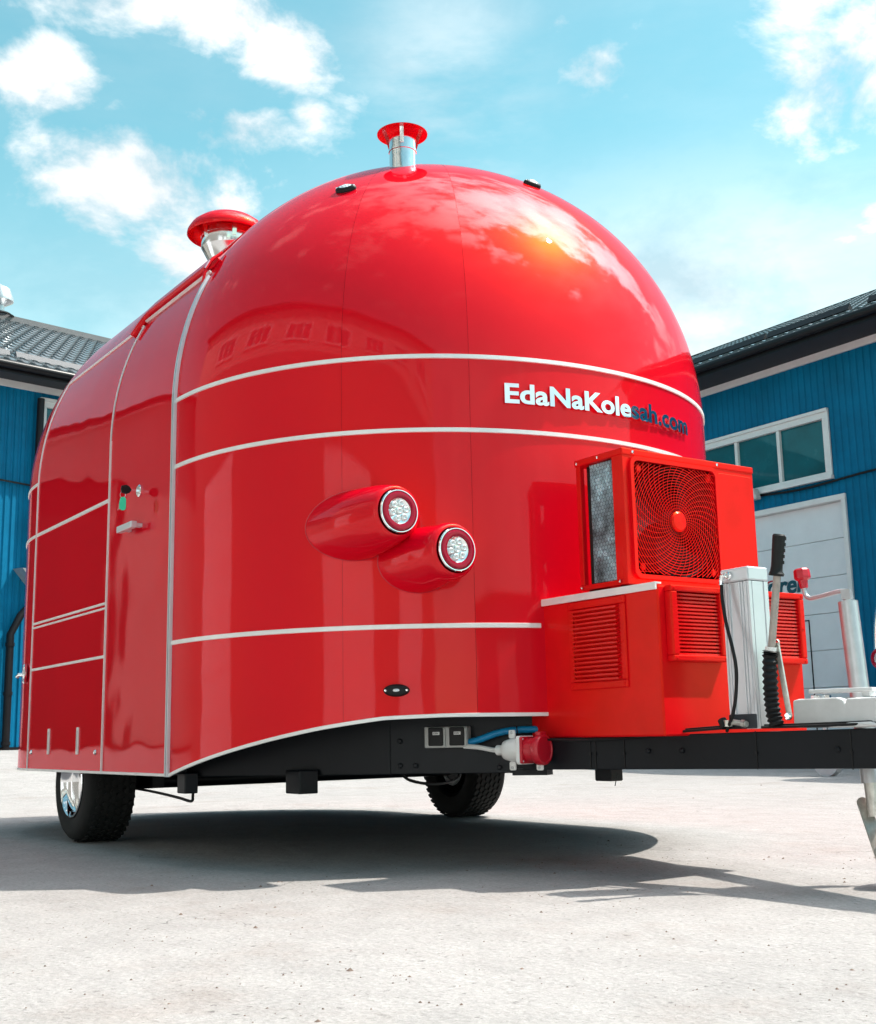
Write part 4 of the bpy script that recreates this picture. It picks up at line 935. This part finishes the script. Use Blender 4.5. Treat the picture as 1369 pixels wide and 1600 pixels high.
for a, b_ in ((-1, 1), (1, 1), (-1, -1), (1, -1)):
    mb = MB(); mb.lathe([(.004, 0), (0, .003)], pc+pax*.122+side_*.038*a+Vector((0, 0, .038*b_)), pax, 8); obj('screw', mb, M['galv'], pg)
# cable tie and hanging wire end
mb = MB(); mb.tube([pl(.50, .063, .50), pl(.503, .066, .483), pl(.505, .066, .465)], .002, 6); obj('cable_tie', mb, M['black'], T)

# things on the drawbar
DB = Vector((1.05, .28, 0)).normalized()
mb = MB(); cable = [(1.10, -.41, .47), (1.20, -.385, .449), (1.35, -.345, .442), (1.5, -.305, .445), (1.62, -.27, .452), (1.75, -.235, .466), (1.9, -.197, .474), (2.1, -.143, .474), (2.3, -.09, .477), (2.5, -.04, .484), (2.8, .04, .48)]
cable = [Vector(p)+Vector((.012, -.014, .0)) for p in cable]
mb.tube(cable, .0042, 8); mb.tube([p+Vector((.0, .012, .006)) for p in cable[4:]], .0035, 8); obj('loom', mb, M['black'], T, smooth=True)
for x in (1.40, 1.53, 1.99, 2.28, 1.42):
    y = -.33+(x-1.35)*.2667; mb = MB(); n_ = Vector((.2577, -.966, 0)); q = Vector((x, y, .405)); mb.obox(q+n_*.0015, DB*.0016, n_*.0014, Vector((0, 0, .058))); mb.obox(q+n_*.004+Vector((0, 0, -.008)), DB*.004, n_*.003, Vector((0, 0, .004))); obj('tie_wrap', mb, M['black'], T)
mb = MB(); mb.tube([(1.515, -.300, .345), (1.512, -.303, .33), (1.502, -.306, .292)], .0015, 5); obj('tie_end', mb, M['black'], T)
# extruded aluminium column
mb = MB(); X0, X1, Y0, Y1 = 1.924, 2.034, -.196, -.108
def grooved(x0, x1, y0, y1):
    pts = []
    def edge(p, q, cuts):
        p, q = Vector(p), Vector(q); d = q-p; n_ = Vector((d.y, -d.x)).normalized(); out = [p]
        for a, b_, dp in cuts: out += [p+d*a, p+d*a-n_*dp, p+d*b_-n_*dp, p+d*b_]
        return [tuple(v) for v in out]
    pts += edge((x0, y0), (x1, y0), [(.06, .10, .003), (.16, .20, .003), (.24, .60, .004), (.66, .70, .003), (.76, .80, .003), (.90, .93, .002)])
    pts += edge((x1, y0), (x1, y1), [(.14, .18, .003), (.72, .80, .003)]); pts += edge((x1, y1), (x0, y1), []); pts += edge((x0, y1), (x0, y0), []); return pts
mb.prism(grooved(X0, X1, Y0, Y1), .470, .925, lambda u, v, hh: (u, v, hh)); colm = obj('column', mb, M['alu'], T)
mb = MB(); mb.prism([(X0-.003, Y0-.003), (X1+.001, Y0-.003), (X1+.001, Y1+.003), (X0-.003, Y1+.003)], .926, .970, lambda u, v, hh: (u, v, hh+.001*(u > X0+.05))); obj('end_cap', mb, M['alu'], colm, bevel=.005)
mb = MB(); mb.prism([(X0-.003, Y0-.004), (X1-.003, Y0-.004), (X1-.003, Y1+.003), (X0-.003, Y1+.003)], .471, .515, lambda u, v, hh: (u, v, hh)); obj('foot_block', mb, M['soffit'], colm, bevel=.003)
mb = MB(); q = Vector((X0+.036, Y0-.004, .948)); mb.lathe([(.013, 0), (.013, .006), (.009, .008), (.009, .016), (0, .018)], q, (0, -1, 0), 8); mb.tube([q+Vector((0, -.014, 0)), q+Vector((-.014, -.018, -.002)), q+Vector((-.018, -.018, -.02)), q+Vector((-.018, -.018, -.028))], .008, 10); obj('elbow_fitting', mb, M['chrome'], colm, smooth=True)
q2 = q+Vector((-.018, -.018, -.028))
mb = MB(); mb.tube(smooth_path([q2, q2+Vector((.004, -.004, -.05)), q2+Vector((.020, -.012, -.12)), q2+Vector((.048, -.022, -.20)), q2+Vector((.062, -.026, -.27)), q2+Vector((.050, -.022, -.35)), q2+Vector((.022, -.012, -.41)), q2+Vector((-.008, -.002, -.445)), q2+Vector((-.02, .006, -.455))]), .0055, 10); obj('air_hose', mb, M['black'], colm, smooth=True)
mb = MB(); q3 = Vector((X0+.055, Y0-.022, .488)); mb.tube([q3+Vector((-.03, 0, .004)), q3, q3+Vector((.03, 0, -.004))], .009, 8); mb.lathe([(.012, 0), (.012, .012)], q3+Vector((.012, 0, -.001)), (1, 0, -.1), 6); mb.lathe([(.013, -.01), (.013, .01)], q3+Vector((-.045, 0, .0)), (0, 0, 1), 8); obj('lower_fitting', mb, M['amber'], colm, smooth=True)
mb = MB(); mb.tube([q3+Vector((-.07, 0, .012)), q3+Vector((-.055, -.002, -.012))], .014, 10); obj('hose_joint', mb, M['black'], colm, smooth=True)
# hand brake lever
def LV(x, z, y=-.17): return Vector((x, y, z))
mb = MB(); mb.tube([LV(2.080, .69), LV(2.128, .945)], .0115, 16); lev = obj('brake_lever', mb, M['brown_grip'], T, smooth=True)
mb = MB(); mb.tube([LV(2.122, .930), LV(2.123, .935), LV(2.1235, .945), LV(2.127, .96), LV(2.143, 1.052), LV(2.144, 1.057)], .02, 18, rs=[.022, .024, .019, .0175, .0195, .016])
for i in range(5): q = LV(2.127+.0035*i, .965+.018*i)+Vector((.012, .006, 0)); mb.tube([q, q+Vector((.001, 0, .010))], .0095, 10)
obj('grip', mb, M['black'], lev, smooth=True)
bt = [LV(2.079, .705), LV(2.076, .69), LV(2.072, .64), LV(2.070, .59), LV(2.070, .55), LV(2.074, .51), LV(2.084, .478)]
pts, rs_ = [], []
N_ = 15
for i in range(N_*2+1):
    t2 = i/(N_*2)*6; k_ = min(5, int(t2)); p_ = bt[k_].lerp(bt[k_+1], t2-k_); pts.append(p_); rs_.append(.0185 if i % 2 == 0 else .0245)
mb = MB(); mb.tube(pts, .02, 20, rs=rs_); obj('rubber_boot', mb, M['black'], lev, smooth=True, angle=25)
mb = MB(); mb.lathe([(.0175, -.006), (.0175, .008)], LV(2.081, .708), (.18, 0, 1), 18); obj('clamp', mb, M['white_pl'], lev)
mb = MB(); a_, b_ = Vector((2.092, -.155, .728)), Vector((2.118, -.150, .505)); d_ = (b_-a_); mb.obox((a_+b_)/2, d_/2, Vector((.0085, 0, .001)), Vector((0, .003, 0))); mb.lathe([(.0105, -.003), (.0105, .003)], a_, (0, -1, 0), 16); obj('link_bar', mb, M['amber'], lev)
mb = MB(); mb.lathe([(.012, 0), (.012, .006), (.009, .010), (0, .010)], b_+Vector((0, -.003, 0)), (0, -1, 0), 12); obj('pivot_bolt', mb, M['chrome'], lev)
# coupling housing
mb = MB(); mb.prism([(2.075, .470), (2.078, .553), (2.10, .557), (2.24, .557), (2.262, .550), (2.268, .536), (2.275, .553), (2.60, .553), (2.64, .54), (2.95, .53), (3.0, .50), (2.95, .46), (2.3, .468)], -.085, .085, lambda u, v, hh: (u, hh*.98, v)); hs = obj('coupling_housing', mb, M['white_cast'], T, bevel=.012, seg=3)
mb = MB(); mb.prism([(2.22, .468), (2.25, .482), (2.36, .484), (2.42, .470)], -.105, -.084, lambda u, v, hh: (u, hh, v)); obj('mount_flange', mb, M['white_cast'], hs, bevel=.006)
for x in (2.14, 2.18):
    mb = MB(); mb.lathe([(.014, 0), (.014, .008), (.010, .011), (0, .011)], (x, -.05, .557), (0, 0, 1), 6); obj('bolt', mb, M['chrome'], hs)
mb = MB(); mb.obox((2.22, -.02, .578), (.10, .02, 0), (-.01, .03, 0), (0, 0, .006)); mb.box((2.29, -.03, .557), (2.32, .0, .574)); obj('release_lever', mb, M['white_cast'], hs, bevel=.003)
mb = MB(); mb.lathe([(.045, 0), (.05, .02), (.045, .09), (.03, .11), (0, .11)], (3.0, 0, .44), (0, 0, 1), 20); mb.box((2.85, -.03, .53), (3.0, .03, .56)); obj('ball_coupling', mb, M['galv'], hs, smooth=True)
# jockey wheel and its crank
JT, JB = Vector((2.146, .135, .862)), Vector((2.190, .120, .30))
mb = MB(); mb.tube([JT, JB], .0305, 28); jk = obj('jockey_tube', mb, M['galv'], T, smooth=True, angle=40)
mb = MB(); d_ = (JB-JT).normalized(); mb.tube([JT-d_*.0, JT+d_*.0012], .031, 28); mb.tube([JT-d_*.030, JT], .012, 16); mb.obox(JT-d_*.024, (.014, .004, 0), (-.003, .012, 0), tuple(d_*.016)); obj('jack_head', mb, M['galv'], jk)
kx = Vector((1.975, .137, .955))
mb = MB(); mb.tube(smooth_path([JT-d_*.034, JT-d_*.036+Vector((-.03, 0, .0)), Vector((2.02, .137, .888)), Vector((1.995, .137, .890)), Vector((1.982, .137, .902)), Vector((1.977, .137, .93))]), .0075, 12); obj('crank_handle', mb, M['galv'], jk, smooth=True)
mb = MB(); mb.lathe([(0, -.032), (.013, -.032), (.016, -.006), (.026, .0), (.0275, .005), (.0265, .028), (.022, .034), (0, .034)], kx, (-.10, 0, 1), 8); obj('crank_knob', mb, M['redplastic'], jk, bevel=.002)
mb = MB(); mb.lathe([(.038, -.012), (.038, .012)], JT.lerp(JB, .62), d_, 24); mb.box((2.16, .06, .49), (2.20, .12, .53)); obj('jack_clamp', mb, M['galv'], jk)
mb = MB(); mb.tube([JB+(JT-JB)*.02, Vector((2.198, .118, .20))], .024, 20)
WC = Vector((2.262, .128, .100)); WA = Vector((math.cos(R(25)), math.sin(R(25)), 0)); WT = Vector((-WA.y, WA.x, 0))
pa_, pb_ = Vector((2.158, .116, .236)), Vector((2.215, .104, .085)); dd_ = (pb_-pa_).normalized(); sd_ = Vector((.50, .86, 0)); sd_ = (sd_-dd_*sd_.dot(dd_)).normalized(); nn_ = dd_.cross(sd_)
cap_ = [(.020*math.cos(R(a)), -.020*math.sin(R(a))) for a in range(0, 181, 20)]+[(.020*math.cos(R(a)), .165-.020*math.sin(R(a))) for a in range(180, 361, 20)]
mb.prism(cap_, -.003, .003, lambda u, v, hh: pa_+sd_*(u+.012*math.sin(v/.165*3.14))+dd_*v+nn_*(hh-.012*math.sin(v/.165*3.14)))
obj('fork', mb, M['amber'], jk, smooth=True, angle=30)
mb = MB(); mb.lathe([(0, -.022), (.020, -.026), (.072, -.014), (.086, -.024), (.096, -.027), (.100, -.020), (.101, 0), (.100, .020), (.096, .027), (.086, .024), (.072, .014), (.020, .026), (0, .022)], WC, WA, 48); obj('jockey_wheel', mb, M['galv'], jk, smooth=True, angle=40)

# ------------------------------------------------------------------ second trailer, right edge of the picture
T2 = empty('parked_trailer', (-1.2, 7.6, 0), 'navy trailer with chrome arch and red ringed lamps at the right edge', 'trailer')
mb = MB(); mb.prism([(-2.60, .30), (-2.60, 1.12), (-2.56, 1.18), (.60, 1.18), (.60, .30)], 6.9, 8.9, lambda u, v, hh: (u, hh, v)); bd = obj('body', mb, M['navy'], T2, bevel=.03)
arcp = [(-2.62+.75*(1-math.sin(R(a))), 1.20+1.05*math.cos(R(a))*.95) for a in range(90, -1, -6)]
up_poly = [(x, z) for x, z in arcp]+[(.60, arcp[-1][1]), (.60, 1.185)]
mb = MB(); mb.prism([(-2.62+.75*(1-math.sin(R(a))), 1.19+1.0*math.cos(R(a))) for a in range(90, -1, -6)]+[(.6, 2.19), (.6, 1.19)], 6.95, 8.85, lambda u, v, hh: (u, hh, v)); obj('upper_body', mb, M['red'], T2, bevel=.01)
mb = MB(); mb.tube([(-2.64+.75*(1-math.sin(R(a))), 6.94, 1.19+1.02*math.cos(R(a))) for a in range(94, -1, -6)]+[(.6, 6.94, 2.21)], .035, 12); obj('chrome_arch', mb, M['chrome'], T2, smooth=True)
for k in range(4):
    mb = MB(); mb.box((-2.50, 6.915, 1.26+k*.17), (-2.20+k*.1, 6.945, 1.38+k*.17)); obj('window_pane', mb, M['dark_red'], T2, bevel=.01)
for x, z in ((-2.50, .88), (-2.56, 1.10)):
    mb = MB(); mb.lathe([(.10, 0), (.10, .03), (.085, .04), (.07, .02)], (x, 6.88, z), (0, -1, 0), 28); lt = obj('round_lamp', mb, M['dark_red'], T2, smooth=True)
    mb = MB(); mb.lathe([(.068, .02), (.05, .035), (0, .04)], (x, 6.88, z), (0, -1, 0), 24); obj('lamp_centre', mb, M['lens'], lt, smooth=True)
    mb = MB(); mb.lathe([(.035, .038), (.03, .05), (0, .055)], (x, 6.88, z), (0, -1, 0), 20); obj('lamp_core', mb, M['redplastic'], lt, smooth=True)
mb = MB(); mb.tube([(-2.75, 7.2, .42), (-3.5, 7.2, .42)], .05, 8); mb.box((-2.8, 7.0, .35), (-2.6, 7.8, .45)); obj('drawbar', mb, M['galv'], T2)
mb = MB(); mb.lathe([(0, -.04), (.05, -.04), (.16, -.03), (.19, -.035), (.19, .035), (.16, .03), (0, .04)], (-3.17, 6.75, .19), (.15, 1, 0), 40); obj('support_wheel', mb, M['white_cast'], T2, smooth=True, angle=40)
mb = MB(); mb.tube([(-3.17, 6.75, .19), (-3.17, 6.75, .75)], .03, 12); obj('support_leg', mb, M['galv'], T2, smooth=True)
for x in (-.6,):
    mb = MB(); mb.lathe([(.0, 0), (.16, .0), (.18, .01), (.30, .0), (.32, -.03), (.32, -.19), (.30, -.22)], (x, 6.86, .32), (0, -1, 0), 48); obj('wheel', mb, M['rubber'], T2, smooth=True)

# ------------------------------------------------------------------ loose chips on the yard
mb = MB()
for i in range(3200):
    if i < 2700: x, y = rnd.uniform(.2, 4.2), rnd.uniform(-3.0, .8)
    else: x, y = rnd.uniform(-8, 4), rnd.uniform(-4, 9)
    cl = mn.noise(Vector((x*1.3, y*1.3, 4)))
    if cl < rnd.uniform(-.3, .5): continue
    s_ = rnd.uniform(.0015, .0042)*(1.9 if rnd.random() < .10 else 1); z = gz(x, y); vs_ = []
    a = rnd.uniform(0, 6.28); n = 5
    for k in range(n): q = a+2*math.pi*k/n; rr = s_*rnd.uniform(.7, 1.5); vs_.append((x+rr*math.cos(q), y+rr*math.sin(q), z-.001))
    vs_.append((x+s_*.3, y, z+s_*rnd.uniform(.4, .9))); mb.add(vs_, [(k, (k+1) % n, n) for k in range(n)])
obj('stone_chips', mb, M['debris'], kind='stuff')
bpy.context.view_layer.update()
